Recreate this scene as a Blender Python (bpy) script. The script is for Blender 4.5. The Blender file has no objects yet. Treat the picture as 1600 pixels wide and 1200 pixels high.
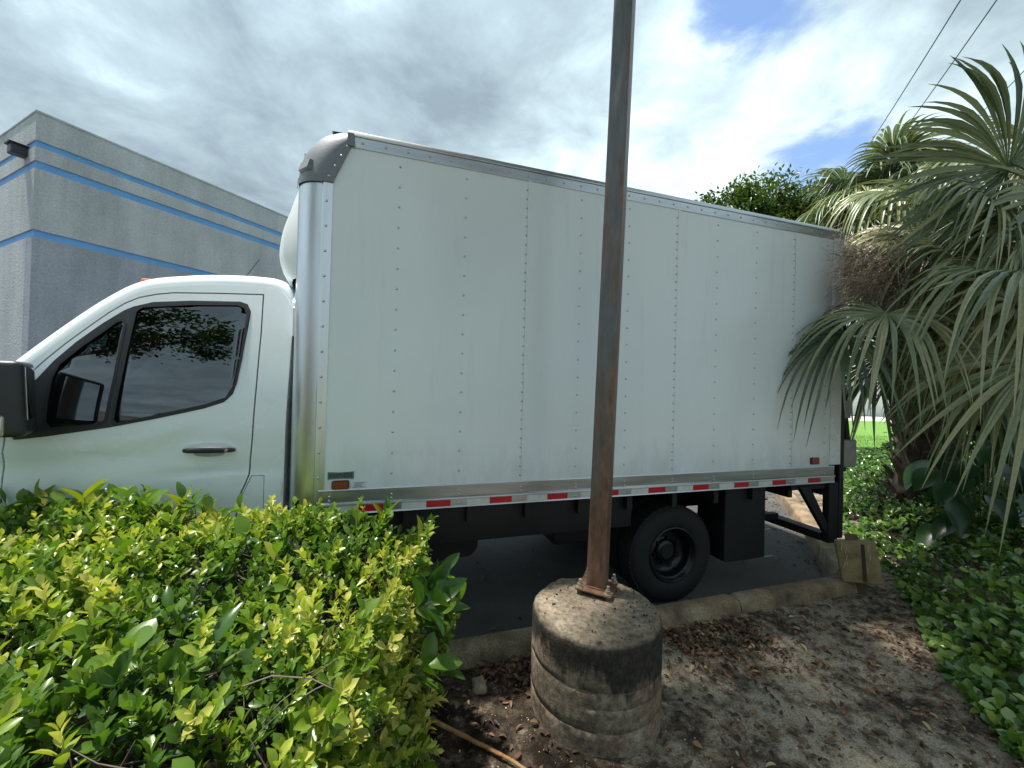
import bpy, bmesh, math, random
import numpy as np
from mathutils import Vector, Matrix, noise
from mathutils.geometry import tessellate_polygon
R = math.radians
rng = np.random.default_rng(7)
random.seed(7)
scene = bpy.context.scene
col = scene.collection

# ------------------------------------------------------------------ camera, sky, sun, exposure
cam_d = bpy.data.cameras.new('camera')
cam = bpy.data.objects.new('camera', cam_d); col.objects.link(cam)
cam_d.sensor_width = 36.0; cam_d.lens = 620.0/1600.0*36.0
cam_d.clip_start = 0.02; cam_d.clip_end = 2000
cam.matrix_world = Matrix.Translation((0, 0, 1.70)) @ Matrix.Rotation(R(90.5), 4, 'X') @ Matrix.Rotation(R(1.5), 4, 'Z')
scene.camera = cam
TO_SUN = Vector((-0.30, 0.07, 0.95)).normalized()
SUN_EL = math.asin(TO_SUN.z); SUN_AZ = math.atan2(TO_SUN.x, TO_SUN.y)
sd = bpy.data.lights.new('sun', 'SUN'); sd.energy = 2.9; sd.angle = R(2.0); sd.color = (1.0, 0.95, 0.86)
sun = bpy.data.objects.new('sun', sd); col.objects.link(sun)
sun.rotation_euler = TO_SUN.to_track_quat('Z', 'Y').to_euler(); sun.location = (0, 0, 30)
scene.view_settings.view_transform = 'Standard'; scene.view_settings.look = 'None'
scene.view_settings.exposure = 1.40; scene.view_settings.gamma = 1.0
scene.view_settings.use_curve_mapping = False
scene.render.engine = 'CYCLES'
scene.cycles.max_bounces = 8; scene.cycles.transparent_max_bounces = 12

world = bpy.data.worlds.new('World'); scene.world = world; world.use_nodes = True
def nodes_of(nt):
    nt.nodes.clear()
    def N(t, **kw):
        n = nt.nodes.new(t)
        for k, v in kw.items():
            if k == 'ins':
                for a, b in v.items(): n.inputs[a].default_value = b
            else: setattr(n, k, v)
        return n
    def Lk(a, b): nt.links.new(a, b)
    return N, Lk
def ramp_set(r, stops, interp='LINEAR'):
    r.color_ramp.interpolation = interp
    e = r.color_ramp.elements
    while len(e) > 1: e.remove(e[-1])
    e[0].position = stops[0][0]; e[0].color = (*stops[0][1], 1)
    for p, c in stops[1:]:
        q = e.new(p); q.color = (*c, 1)
def g3(x): return (x, x, x)

N, Lk = nodes_of(world.node_tree)
def M_(op, a, b=None, c=None, clamp=False):
    n = N('ShaderNodeMath', operation=op); n.use_clamp = clamp
    for i, x in enumerate((a, b, c)):
        if x is None: continue
        if isinstance(x, (int, float)): n.inputs[i].default_value = x
        else: Lk(x, n.inputs[i])
    return n.outputs[0]
tc = N('ShaderNodeTexCoord'); sep = N('ShaderNodeSeparateXYZ'); Lk(tc.outputs['Generated'], sep.inputs[0])
den = M_('ADD', M_('MAXIMUM', sep.outputs['Z'], 0.0), 0.16)
cmb = N('ShaderNodeCombineXYZ'); Lk(M_('DIVIDE', sep.outputs['X'], den), cmb.inputs[0]); Lk(M_('DIVIDE', sep.outputs['Y'], den), cmb.inputs[1])
def cloud_noise(scale, detail, rough, off, dist=0.0):
    mp = N('ShaderNodeMapping'); mp.inputs['Location'].default_value = off; Lk(cmb.outputs[0], mp.inputs[0])
    n = N('ShaderNodeTexNoise'); n.inputs['Scale'].default_value = scale; n.inputs['Detail'].default_value = detail
    n.inputs['Roughness'].default_value = rough; n.inputs['Distortion'].default_value = dist
    Lk(mp.outputs[0], n.inputs['Vector']); return n.outputs['Fac']
def toward(d, power):      # broad falloff round a direction in the sky
    d = Vector(d).normalized()
    dt = N('ShaderNodeVectorMath', operation='DOT_PRODUCT'); Lk(tc.outputs['Generated'], dt.inputs[0]); dt.inputs[1].default_value = d
    return M_('POWER', M_('MAXIMUM', dt.outputs['Value'], 0.0), power)
n1 = cloud_noise(1.3, 9, 0.58, (3.1, 0.4, 0.0), 0.35)
n2 = cloud_noise(3.2, 9, 0.60, (8.3, 2.2, 0.0), 0.25)
n3 = cloud_noise(0.9, 6, 0.5, (1.0, 5.0, 0.0), 0.2)
# cover: clouds almost everywhere, broken open to blue in places
holes = M_('ADD', M_('MULTIPLY', toward((0.53, 1.0, 1.00), 190), 0.42), M_('MULTIPLY', toward((0.82, 1.0, 0.47), 60), 0.36))
cov = M_('SUBTRACT', M_('ADD', M_('ADD', M_('MULTIPLY', n1, 1.15), M_('MULTIPLY', M_('SUBTRACT', n2, 0.5), 0.75)), 0.17), holes)
cr = N('ShaderNodeMapRange', interpolation_type='SMOOTHSTEP'); Lk(cov, cr.inputs[0]); cr.inputs[1].default_value = 0.33; cr.inputs[2].default_value = 0.56
# brightness of the cloud: grey deck, white where it is thin
br = M_('ADD', M_('MULTIPLY', M_('SUBTRACT', n2, 0.5), 1.25), M_('MULTIPLY', M_('SUBTRACT', n3, 0.5), 0.7))
br = M_('ADD', br, M_('MULTIPLY', toward((0.42, 1.0, 0.52), 10), 0.42))
br = M_('SUBTRACT', br, M_('MULTIPLY', toward((-0.12, 1.0, 0.72), 30), 0.34))
br = M_('SUBTRACT', br, M_('MULTIPLY', toward((-0.75, 1.0, 0.45), 6), 0.03))
br = M_('SUBTRACT', br, M_('MULTIPLY', toward((-0.1, 1.0, 0.55), 2), 0.13))
br = M_('ADD', br, 0.44)
cc = N('ShaderNodeValToRGB'); Lk(br, cc.inputs[0])
ramp_set(cc, [(0.0, (0.185, 0.24, 0.28)), (0.35, (0.30, 0.385, 0.43)), (0.62, (0.465, 0.58, 0.63)), (0.95, (0.80, 0.91, 0.95))])
cs = N('ShaderNodeVectorMath', operation='SCALE'); Lk(cc.outputs[0], cs.inputs[0]); Lk(M_('MULTIPLY', M_('ADD', M_('MULTIPLY', toward(tuple(TO_SUN), 4), 1.1), 0.88), 6.9), cs.inputs['Scale'])
sky = N('ShaderNodeTexSky', sky_type='NISHITA'); sky.sun_disc = False; sky.sun_elevation = SUN_EL; sky.sun_rotation = SUN_AZ
sky.air_density = 1.0; sky.dust_density = 0.4; sky.ozone_density = 2.0
sks = N('ShaderNodeVectorMath', operation='SCALE'); Lk(sky.outputs[0], sks.inputs[0]); sks.inputs['Scale'].default_value = 1.0
mx = N('ShaderNodeMix', data_type='RGBA'); Lk(cr.outputs[0], mx.inputs['Factor']); Lk(sks.outputs[0], mx.inputs['A']); Lk(cs.outputs[0], mx.inputs['B'])
bg = N('ShaderNodeBackground'); Lk(mx.outputs['Result'], bg.inputs[0]); bg.inputs[1].default_value = 0.10
wo = N('ShaderNodeOutputWorld'); Lk(bg.outputs[0], wo.inputs[0])

# ------------------------------------------------------------------ helpers: materials
MATS = {}
def new_mat(name):
    m = bpy.data.materials.new(name); m.use_nodes = True; MATS[name] = m
    return m
def basic(name, color, rough=0.5, metal=0.0, vary=0.0, scale=8.0, bump=0.0, bscale=60.0, coat=0.0, spec=0.5, stretch=(1, 1, 1), stops=None, detail=6, speck=0.0):
    """Principled surface with object-space noise for colour variation and fine relief."""
    m = new_mat(name); N, Lk = nodes_of(m.node_tree)
    p = N('ShaderNodeBsdfPrincipled'); o = N('ShaderNodeOutputMaterial'); Lk(p.outputs[0], o.inputs[0])
    p.inputs['Roughness'].default_value = rough; p.inputs['Metallic'].default_value = metal
    p.inputs['Coat Weight'].default_value = coat; p.inputs['Coat Roughness'].default_value = 0.08
    p.inputs['Specular IOR Level'].default_value = spec
    p.inputs['Base Color'].default_value = (*color, 1)
    tc = N('ShaderNodeTexCoord'); mp = N('ShaderNodeMapping'); Lk(tc.outputs['Object'], mp.inputs[0]); mp.inputs['Scale'].default_value = stretch
    if vary > 0 or stops:
        n = N('ShaderNodeTexNoise', ins={'Scale': scale, 'Detail': detail, 'Roughness': 0.62}); Lk(mp.outputs[0], n.inputs['Vector'])
        r = N('ShaderNodeValToRGB'); Lk(n.outputs['Fac'], r.inputs[0])
        if stops: ramp_set(r, stops)
        else: ramp_set(r, [(0.3, tuple(c*(1-vary) for c in color)), (0.7, tuple(min(1, c*(1+vary)) for c in color))])
        if speck > 0:
            f = N('ShaderNodeTexNoise', ins={'Scale': 110.0, 'Detail': 5.0, 'Roughness': 0.75}); Lk(mp.outputs[0], f.inputs['Vector'])
            fr = N('ShaderNodeValToRGB'); Lk(f.outputs['Fac'], fr.inputs[0]); ramp_set(fr, [(0.34, g3(1-speck)), (0.52, g3(1.0)), (0.70, g3(1+speck*0.6))])
            mu = N('ShaderNodeMix', data_type='RGBA', blend_type='MULTIPLY'); mu.inputs['Factor'].default_value = 1; Lk(r.outputs[0], mu.inputs['A']); Lk(fr.outputs[0], mu.inputs['B']); Lk(mu.outputs['Result'], p.inputs['Base Color'])
        else: Lk(r.outputs[0], p.inputs['Base Color'])
        rr = N('ShaderNodeMapRange'); Lk(n.outputs['Fac'], rr.inputs[0]); rr.inputs[3].default_value = max(0.02, rough-0.10); rr.inputs[4].default_value = min(1, rough+0.10)
        Lk(rr.outputs[0], p.inputs['Roughness'])
    if bump > 0:
        n = N('ShaderNodeTexNoise', ins={'Scale': bscale, 'Detail': 6, 'Roughness': 0.6}); Lk(mp.outputs[0], n.inputs['Vector'])
        b = N('ShaderNodeBump'); b.inputs['Strength'].default_value = bump; b.inputs['Distance'].default_value = 0.01
        Lk(n.outputs['Fac'], b.inputs['Height']); Lk(b.outputs[0], p.inputs['Normal'])
    return m
def leaf_mat(name, stops, rough=0.4, transl=0.35, spec=0.5, tint=(1.25, 1.35, 0.5)):
    """Leaf: colour from a per-leaf random attribute, light passing through the blade."""
    m = new_mat(name); N, Lk = nodes_of(m.node_tree)
    a = N('ShaderNodeAttribute', attribute_name='rnd'); oi = N('ShaderNodeObjectInfo')
    ad = N('ShaderNodeMath', operation='ADD'); Lk(a.outputs['Fac'], ad.inputs[0])
    sc_ = N('ShaderNodeMath', operation='MULTIPLY'); Lk(oi.outputs['Random'], sc_.inputs[0]); sc_.inputs[1].default_value = 0.0
    Lk(sc_.outputs[0], ad.inputs[1])
    r = N('ShaderNodeValToRGB'); Lk(ad.outputs[0], r.inputs[0]); ramp_set(r, stops)
    tc = N('ShaderNodeTexCoord'); n = N('ShaderNodeTexNoise', ins={'Scale': 45.0, 'Detail': 3.0}); Lk(tc.outputs['Object'], n.inputs['Vector'])
    hv = N('ShaderNodeHueSaturation'); Lk(r.outputs[0], hv.inputs['Color'])
    mr = N('ShaderNodeMapRange'); Lk(n.outputs['Fac'], mr.inputs[0]); mr.inputs[3].default_value = 0.7; mr.inputs[4].default_value = 1.3; Lk(mr.outputs[0], hv.inputs['Value'])
    p = N('ShaderNodeBsdfPrincipled'); p.inputs['Roughness'].default_value = rough; p.inputs['Specular IOR Level'].default_value = spec
    Lk(hv.outputs[0], p.inputs['Base Color'])
    t = N('ShaderNodeBsdfTranslucent')
    mul = N('ShaderNodeMix', data_type='RGBA', blend_type='MULTIPLY'); mul.inputs['Factor'].default_value = 1; Lk(hv.outputs[0], mul.inputs['A']); mul.inputs['B'].default_value = (*tint, 1)
    Lk(mul.outputs['Result'], t.inputs[0])
    ms = N('ShaderNodeMixShader'); ms.inputs[0].default_value = transl; Lk(p.outputs[0], ms.inputs[1]); Lk(t.outputs[0], ms.inputs[2])
    o = N('ShaderNodeOutputMaterial'); Lk(ms.outputs[0], o.inputs[0])
    return m

# ------------------------------------------------------------------ helpers: objects
def tag(o, label=None, cat=None, group=None, kind=None):
    if label: o['label'] = label
    if cat: o['category'] = cat
    if group: o['group'] = group
    if kind: o['kind'] = kind
    return o
def empty(name, loc=(0, 0, 0), rz=0.0):
    o = bpy.data.objects.new(name, None); col.objects.link(o); o.empty_display_size = 0.1
    o.location = loc; o.rotation_euler = (0, 0, rz); return o
def link_mesh(name, me, mat, parent=None, smooth=False):
    if mat: me.materials.append(MATS[mat] if isinstance(mat, str) else mat)
    if smooth is True: me.polygons.foreach_set('use_smooth', [True]*len(me.polygons))
    elif smooth:
        me.polygons.foreach_set('use_smooth', [True]*len(me.polygons)); me.set_sharp_from_angle(angle=R(smooth))
    o = bpy.data.objects.new(name, me); col.objects.link(o); o.parent = parent; return o
def pyobj(name, V, F, mat, parent=None, smooth=False):
    me = bpy.data.meshes.new(name); me.from_pydata([tuple(v) for v in V], [], [tuple(f) for f in F]); me.update()
    bm = bmesh.new(); bm.from_mesh(me); bmesh.ops.recalc_face_normals(bm, faces=bm.faces); bm.to_mesh(me); bm.free()
    return link_mesh(name, me, mat, parent, smooth)
def bmobj(name, bm, mat, parent=None, smooth=False, recalc=True):
    if recalc: bmesh.ops.recalc_face_normals(bm, faces=bm.faces)
    me = bpy.data.meshes.new(name); bm.to_mesh(me); bm.free()
    return link_mesh(name, me, mat, parent, smooth)
def npmesh(name, V, Q, mat, parent=None, rnd=None, smooth=True):
    """Fast mesh from arrays: V (n,3); Q list of (m,k) index arrays."""
    me = bpy.data.meshes.new(name)
    Q = [q for q in (Q if isinstance(Q, list) else [Q]) if len(q)]
    loops = np.concatenate([q.reshape(-1) for q in Q]).astype(np.int32)
    sizes = np.concatenate([np.full(len(q), q.shape[1], np.int32) for q in Q])
    starts = np.concatenate([[0], np.cumsum(sizes)[:-1]]).astype(np.int32)
    me.vertices.add(len(V)); me.vertices.foreach_set('co', np.asarray(V, np.float32).reshape(-1))
    me.loops.add(len(loops)); me.loops.foreach_set('vertex_index', loops)
    me.polygons.add(len(sizes)); me.polygons.foreach_set('loop_start', starts); me.polygons.foreach_set('loop_total', sizes)
    if rnd is not None:
        at = me.attributes.new('rnd', 'FLOAT', 'POINT'); at.data.foreach_set('value', np.asarray(rnd, np.float32))
    me.update(calc_edges=True); me.validate()
    return link_mesh(name, me, mat, parent, smooth)
def bbox(bm, lo, hi, bev=0.0, seg=2, M=None):
    lo = Vector(lo); hi = Vector(hi)
    r = bmesh.ops.create_cube(bm, size=1.0); vs = r['verts']
    for v in vs: v.co = Vector((lo[i]+(v.co[i]+0.5)*(hi[i]-lo[i]) for i in range(3)))
    if bev > 0:
        es = list({e for v in vs for e in v.link_edges})
        rb = bmesh.ops.bevel(bm, geom=es, offset=bev, segments=seg, affect='EDGES', profile=0.6)
        vs = list({v for f in rb['faces'] for v in f.verts} | {v for v in vs if v.is_valid})
    if M is not None:
        for v in vs: v.co = M @ v.co
    return vs
def boxo(name, lo, hi, mat, parent=None, bev=0.0, seg=2, smooth=None):
    bm = bmesh.new(); bbox(bm, lo, hi, bev, seg)
    return bmobj(name, bm, mat, parent, smooth if smooth is not None else (35 if bev else False))
def tube_arrays(path, radii, n=8, cap=True):
    P = [Vector(p) for p in path]; V = []; F = []
    up = Vector((0, 0, 1))
    t0 = (P[1]-P[0]).normalized()
    a = t0.cross(up) if abs(t0.dot(up)) < 0.95 else t0.cross(Vector((1, 0, 0)))
    a.normalize()
    for i, p in enumerate(P):
        t = (P[min(i+1, len(P)-1)]-P[max(i-1, 0)]).normalized()
        a = (a - t*a.dot(t)).normalized(); b = t.cross(a)
        r = radii[i] if hasattr(radii, '__len__') else radii
        for k in range(n):
            w = 2*math.pi*k/n; V.append(p+(a*math.cos(w)+b*math.sin(w))*r)
    for i in range(len(P)-1):
        for k in range(n):
            F.append((i*n+k, i*n+(k+1) % n, (i+1)*n+(k+1) % n, (i+1)*n+k))
    if cap: F.append(tuple(range(n))[::-1]); F.append(tuple((len(P)-1)*n+k for k in range(n)))
    return V, F
def tubeo(name, path, radii, mat, parent=None, n=8, smooth=40):
    V, F = tube_arrays(path, radii, n); return pyobj(name, V, F, mat, parent, smooth)
class Acc:
    """collects shapes that belong to ONE part"""
    def __init__(s): s.V = []; s.F = []
    def add(s, V, F):
        o = len(s.V); s.V += [tuple(v) for v in V]; s.F += [tuple(i+o for i in f) for f in F]
    def tube(s, path, r, n=8, cap=True): s.add(*tube_arrays(path, r, n, cap))
    def box(s, lo, hi, bev=0.0):
        bm = bmesh.new(); bbox(bm, lo, hi, bev, 1); bm.verts.index_update()
        s.add([v.co.copy() for v in bm.verts], [[v.index for v in f.verts] for f in bm.faces]); bm.free()
    def obj(s, name, mat, parent=None, smooth=False): return pyobj(name, s.V, s.F, mat, parent, smooth)
def prism_uz(poly, v0, v1):
    """polygon in (u,z) extruded along v"""
    n = len(poly); V = [(p[0], v0, p[1]) for p in poly]+[(p[0], v1, p[1]) for p in poly]
    F = [tuple(range(n)), tuple(range(n, 2*n))[::-1]]+[(i, (i+1) % n, n+(i+1) % n, n+i) for i in range(n)]
    return V, F
def extrude_vz(prof, u0, u1, closed=True):
    n = len(prof); V = [(u0, p[0], p[1]) for p in prof]+[(u1, p[0], p[1]) for p in prof]
    F = [(i, (i+1) % n, n+(i+1) % n, n+i) for i in range(n if closed else n-1)]
    if closed: F += [tuple(range(n)), tuple(range(n, 2*n))[::-1]]
    return V, F
def lathe(prof, n=32, axis='Z', ctr=(0, 0, 0)):
    V = []; F = []
    for r, h in prof:
        for k in range(n):
            w = 2*math.pi*k/n
            if axis == 'Z': V.append((ctr[0]+r*math.cos(w), ctr[1]+r*math.sin(w), ctr[2]+h))
            else: V.append((ctr[0]+r*math.cos(w), ctr[1]+h, ctr[2]+r*math.sin(w)))
    for i in range(len(prof)-1):
        for k in range(n): F.append((i*n+k, i*n+(k+1) % n, (i+1)*n+(k+1) % n, (i+1)*n+k))
    return V, F
def smooth_poly(pts, k=4, closed=False):
    """Catmull-Rom through points"""
    P = [np.array(p, float) for p in pts]; out = []; n = len(P)
    for i in range(n if closed else n-1):
        p0 = P[(i-1) % n] if closed or i > 0 else P[i]; p1 = P[i]; p2 = P[(i+1) % n]
        p3 = P[(i+2) % n] if closed or i+2 < n else p2
        for j in range(k):
            t = j/k
            out.append(0.5*((2*p1)+(-p0+p2)*t+(2*p0-5*p1+4*p2-p3)*t*t+(-p0+3*p1-3*p2+p3)*t**3))
    if not closed: out.append(P[-1])
    return [tuple(p) for p in out]
def fbm(x, y, z=0.0, o=4): return noise.fractal(Vector((x, y, z)), 1.0, 2.0, o)

# ---- leaves: a blade template instanced into arrays
def leaf_template(st=4, fold=0.18, curl=0.25, shape='oval'):
    """unit leaf along +x, width 1 (scaled later), V fold and curl; returns V, quads, tris"""
    V = []; ts = np.linspace(0, 1, st+2)
    def w(t):
        if shape == 'oval': return math.sin(math.pi*t**0.85)**0.8*0.5
        if shape == 'obovate': return math.sin(math.pi*t**1.35)**0.75*0.5
        if shape == 'round': return math.sin(math.pi*t**1.0)**0.55*0.5
        return math.sin(math.pi*t)*0.5
    V.append((0, 0, 0))
    for t in ts[1:-1]:
        z = -curl*t*t*0.6
        V += [(t, w(t), z+fold*w(t)), (t, 0, z), (t, -w(t), z+fold*w(t))]
    V.append((1, 0, -curl*0.6))
    Q = []; T = [(0, 2, 1), (0, 3, 2)]
    for i in range(st-1):
        a = 1+3*i; b = a+3
        Q += [(a, a+1, b+1, b), (a+1, a+2, b+2, b+1)]
    a = 1+3*(st-1); e = a+3
    T += [(a, a+1, e), (a+1, a+2, e)]
    return np.array(V, float), np.array(Q, int).reshape(-1, 4), np.array(T, int)
def norm(a): return a/np.maximum(np.linalg.norm(a, axis=-1, keepdims=True), 1e-9)
def place_leaves(tmpl, pos, d, nrm, length, width, rnd):
    V, Q, T = tmpl; n = len(pos); k = len(V)
    d = norm(d); y = norm(np.cross(nrm, d)); z = np.cross(d, y)
    W = (pos[:, None, :] + V[None, :, 0:1]*length[:, None, None]*d[:, None, :]
         + V[None, :, 1:2]*width[:, None, None]*y[:, None, :] + V[None, :, 2:3]*length[:, None, None]*z[:, None, :]).reshape(-1, 3)
    off = (np.arange(n)*k)[:, None, None]
    return W, (Q[None]+off).reshape(-1, 4), (T[None]+off).reshape(-1, 3), np.repeat(rnd, k)
class Leaves:
    def __init__(s): s.V = []; s.Q = []; s.T = []; s.R = []; s.n = 0
    def add(s, tmpl, pos, d, nrm, length, width, rnd):
        W, Q, T, r = place_leaves(tmpl, np.asarray(pos, float), np.asarray(d, float), np.asarray(nrm, float), np.asarray(length, float), np.asarray(width, float), np.asarray(rnd, float))
        s.V.append(W); s.Q.append(Q+s.n); s.T.append(T+s.n); s.R.append(r); s.n += len(W)
    def raw(s, V, Q, r):
        s.V.append(V); s.Q.append(Q+s.n); s.R.append(r); s.n += len(V)
    def obj(s, name, mat, parent=None, smooth=True):
        T = np.concatenate(s.T) if s.T else np.zeros((0, 3), int)
        return npmesh(name, np.concatenate(s.V), [np.concatenate(s.Q), T], mat, parent, np.concatenate(s.R), smooth)
def rand_unit(n):
    v = rng.normal(size=(n, 3)); return norm(v)
def twig_arrays(p0, p1, r0, r1, bend=0.15, seg=3):
    """many 3-sided curved twigs: p0,p1 (n,3)"""
    n = len(p0); ax = p1-p0; Ln = np.linalg.norm(ax, axis=1, keepdims=True)
    off = rand_unit(n)*Ln*bend
    a = norm(np.cross(ax, rand_unit(n))); b = norm(np.cross(ax, a))
    V = np.zeros((n, seg+1, 3, 3))
    for i in range(seg+1):
        t = i/seg; c = p0+ax*t+off*(4*t*(1-t)); r = (r0*(1-t)+r1*t)
        r = np.broadcast_to(np.asarray(r), (n,))[:, None]
        for k in range(3):
            w = 2*math.pi*k/3; V[:, i, k] = c+(a*math.cos(w)+b*math.sin(w))*r
    V = V.reshape(-1, 3); Q = []
    for i in range(seg):
        for k in range(3): Q.append((i*3+k, i*3+(k+1) % 3, (i+1)*3+(k+1) % 3, (i+1)*3+k))
    Q = (np.array(Q)[None]+(np.arange(n)*(seg+1)*3)[:, None, None]).reshape(-1, 4)
    return V, Q
# ------------------------------------------------------------------ layout of the place (metres; x right, y away from the camera, z up; parking lot at z=0)
KA = Vector((-9.0, -0.32)); KB = Vector((2.93, 3.50)); KC = Vector((6.9, 11.6))     # far edge of the kerb: along the truck, then turning back
kd1 = (KB-KA).normalized(); kd2 = (KC-KB).normalized()
kn1 = Vector((kd1.y, -kd1.x)); kn2 = Vector((kd2.y, -kd2.x))                          # towards the planting bed
def bed_dist(x, y):
    p = Vector((x, y)); return max((p-KA).dot(kn1), (p-KB).dot(kn2))                  # >0: on the bed side
def ground_z(x, y):
    d = bed_dist(x, y)
    z = 0.045+0.020*fbm(x*0.9, y*0.9, 3.1)+0.012*fbm(x*5, y*5, 1.7)+0.006*fbm(x*18, y*18, 5.0)
    return z+max(0, (x-3.2))*0.02

# ---- materials of the setting
def mat_dirt():
    m = new_mat('sandy soil'); N, Lk = nodes_of(m.node_tree)
    tc = N('ShaderNodeTexCoord')
    def nz(s, d, r=0.6):
        n = N('ShaderNodeTexNoise', ins={'Scale': s, 'Detail': d, 'Roughness': r}); Lk(tc.outputs['Object'], n.inputs['Vector']); return n.outputs['Fac']
    a = nz(2.2, 8, 0.68); b = nz(14, 6); c = nz(120, 3); g = nz(55, 4)
    ad = N('ShaderNodeMath', operation='MULTIPLY_ADD'); Lk(b, ad.inputs[0]); ad.inputs[1].default_value = 0.85; Lk(a, ad.inputs[2])
    sx = N('ShaderNodeSeparateXYZ'); Lk(tc.outputs['Object'], sx.inputs[0])          # dark mulch on the hedge side, sand to the right
    gx = N('ShaderNodeMapRange'); Lk(sx.outputs['X'], gx.inputs[0]); gx.inputs[1].default_value = 0.2; gx.inputs[2].default_value = 1.1; gx.inputs[3].default_value = -0.20; gx.inputs[4].default_value = -0.01
    a2 = N('ShaderNodeMath', operation='ADD'); Lk(ad.outputs[0], a2.inputs[0]); Lk(gx.outputs[0], a2.inputs[1])
    r = N('ShaderNodeValToRGB'); Lk(a2.outputs[0], r.inputs[0])
    ramp_set(r, [(0.62, (0.030, 0.022, 0.016)), (0.78, (0.090, 0.069, 0.050)), (0.92, (0.29, 0.235, 0.175)), (1.16, (0.42, 0.355, 0.27))])
    r.color_ramp.elements[-1].position = 1.0
    r2 = N('ShaderNodeValToRGB'); Lk(c, r2.inputs[0]); ramp_set(r2, [(0.30, g3(0.35)), (0.5, g3(0.9)), (0.72, g3(1.25))])
    mu = N('ShaderNodeMix', data_type='RGBA', blend_type='MULTIPLY'); mu.inputs['Factor'].default_value = 1; Lk(r.outputs[0], mu.inputs['A']); Lk(r2.outputs[0], mu.inputs['B'])
    # pale shell grit
    vo = N('ShaderNodeTexVoronoi', ins={'Scale': 75.0, 'Randomness': 1.0}); Lk(tc.outputs['Object'], vo.inputs['Vector'])
    sp = N('ShaderNodeMapRange'); Lk(vo.outputs['Distance'], sp.inputs[0]); sp.inputs[1].default_value = 0.20; sp.inputs[2].default_value = 0.12
    gt = N('ShaderNodeMath', operation='GREATER_THAN'); Lk(vo.outputs['Color'], gt.inputs[0]); gt.inputs[1].default_value = 0.72
    ml = N('ShaderNodeMath', operation='MULTIPLY'); Lk(sp.outputs[0], ml.inputs[0]); Lk(gt.outputs[0], ml.inputs[1])
    mm = N('ShaderNodeMix', data_type='RGBA'); Lk(ml.outputs[0], mm.inputs['Factor']); Lk(mu.outputs['Result'], mm.inputs['A']); mm.inputs['B'].default_value = (0.40, 0.37, 0.32, 1)
    p = N('ShaderNodeBsdfPrincipled'); p.inputs['Roughness'].default_value = 0.95; p.inputs['Specular IOR Level'].default_value = 0.2
    Lk(mm.outputs['Result'], p.inputs['Base Color'])
    hs = N('ShaderNodeMath', operation='ADD'); Lk(g, hs.inputs[0]); Lk(c, hs.inputs[1])
    bp = N('ShaderNodeBump'); bp.inputs['Strength'].default_value = 0.9; bp.inputs['Distance'].default_value = 0.012; Lk(hs.outputs[0], bp.inputs['Height']); Lk(bp.outputs[0], p.inputs['Normal'])
    o = N('ShaderNodeOutputMaterial'); Lk(p.outputs[0], o.inputs[0])
mat_dirt()
basic('asphalt', (0.055, 0.055, 0.056), 0.85, vary=0.0, scale=1.5, bump=0.7, bscale=140, stops=[(0.3, (0.050, 0.050, 0.050)), (0.55, (0.085, 0.083, 0.081)), (0.75, (0.125, 0.121, 0.115))], detail=12, speck=0.5)
basic('lawn green', (0.08, 0.16, 0.02), 0.8, scale=6, bump=0.6, bscale=90, stops=[(0.3, (0.075, 0.17, 0.02)), (0.6, (0.13, 0.26, 0.03)), (0.8, (0.18, 0.32, 0.05))])
basic('weathered kerb', (0.25, 0.22, 0.17), 0.92, scale=5, bump=0.9, bscale=90, stops=[(0.28, (0.07, 0.060, 0.043)), (0.42, (0.20, 0.165, 0.105)), (0.56, (0.33, 0.27, 0.175)), (0.70, (0.45, 0.385, 0.28))], detail=10, speck=0.6)
basic('rusty kerb', (0.25, 0.22, 0.17), 0.92, scale=4, bump=0.9, bscale=90, stops=[(0.28, (0.075, 0.060, 0.044)), (0.42, (0.21, 0.150, 0.092)), (0.56, (0.33, 0.245, 0.155)), (0.70, (0.44, 0.365, 0.26))], detail=10, speck=0.6)
basic('far ground', (0.10, 0.13, 0.06), 0.9, vary=0.35, scale=0.4)
basic('pale pavement', (0.42, 0.41, 0.39), 0.8, vary=0.15, scale=3)

def plane_poly(name, pts, z, mat, kind='structure'):
    V = [(p[0], p[1], z) for p in pts]; me = bpy.data.meshes.new(name)
    tri = tessellate_polygon([[Vector(v) for v in V]]); me.from_pydata(V, [], [tuple(t) for t in tri]); me.update()
    bm = bmesh.new(); bm.from_mesh(me)
    for f in bm.faces:
        f.normal_update()
        if f.normal.z < 0: f.normal_flip()
    bm.to_mesh(me); bm.free()
    return tag(link_mesh(name, me, mat), kind=kind)
plane_poly('ground', [(-600, -600), (600, -600), (600, 600), (-600, 600)], -0.05, 'far ground')
far1 = KA-kd1*40; far2 = KC+kd2*30
plane_poly('parking_lot', [far1-kn1*0.03, KB+(kn1+kn2)*0.03, far2+kn2*0.03, (-20, 70), (-70, 40)], 0.0, 'asphalt')

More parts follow.
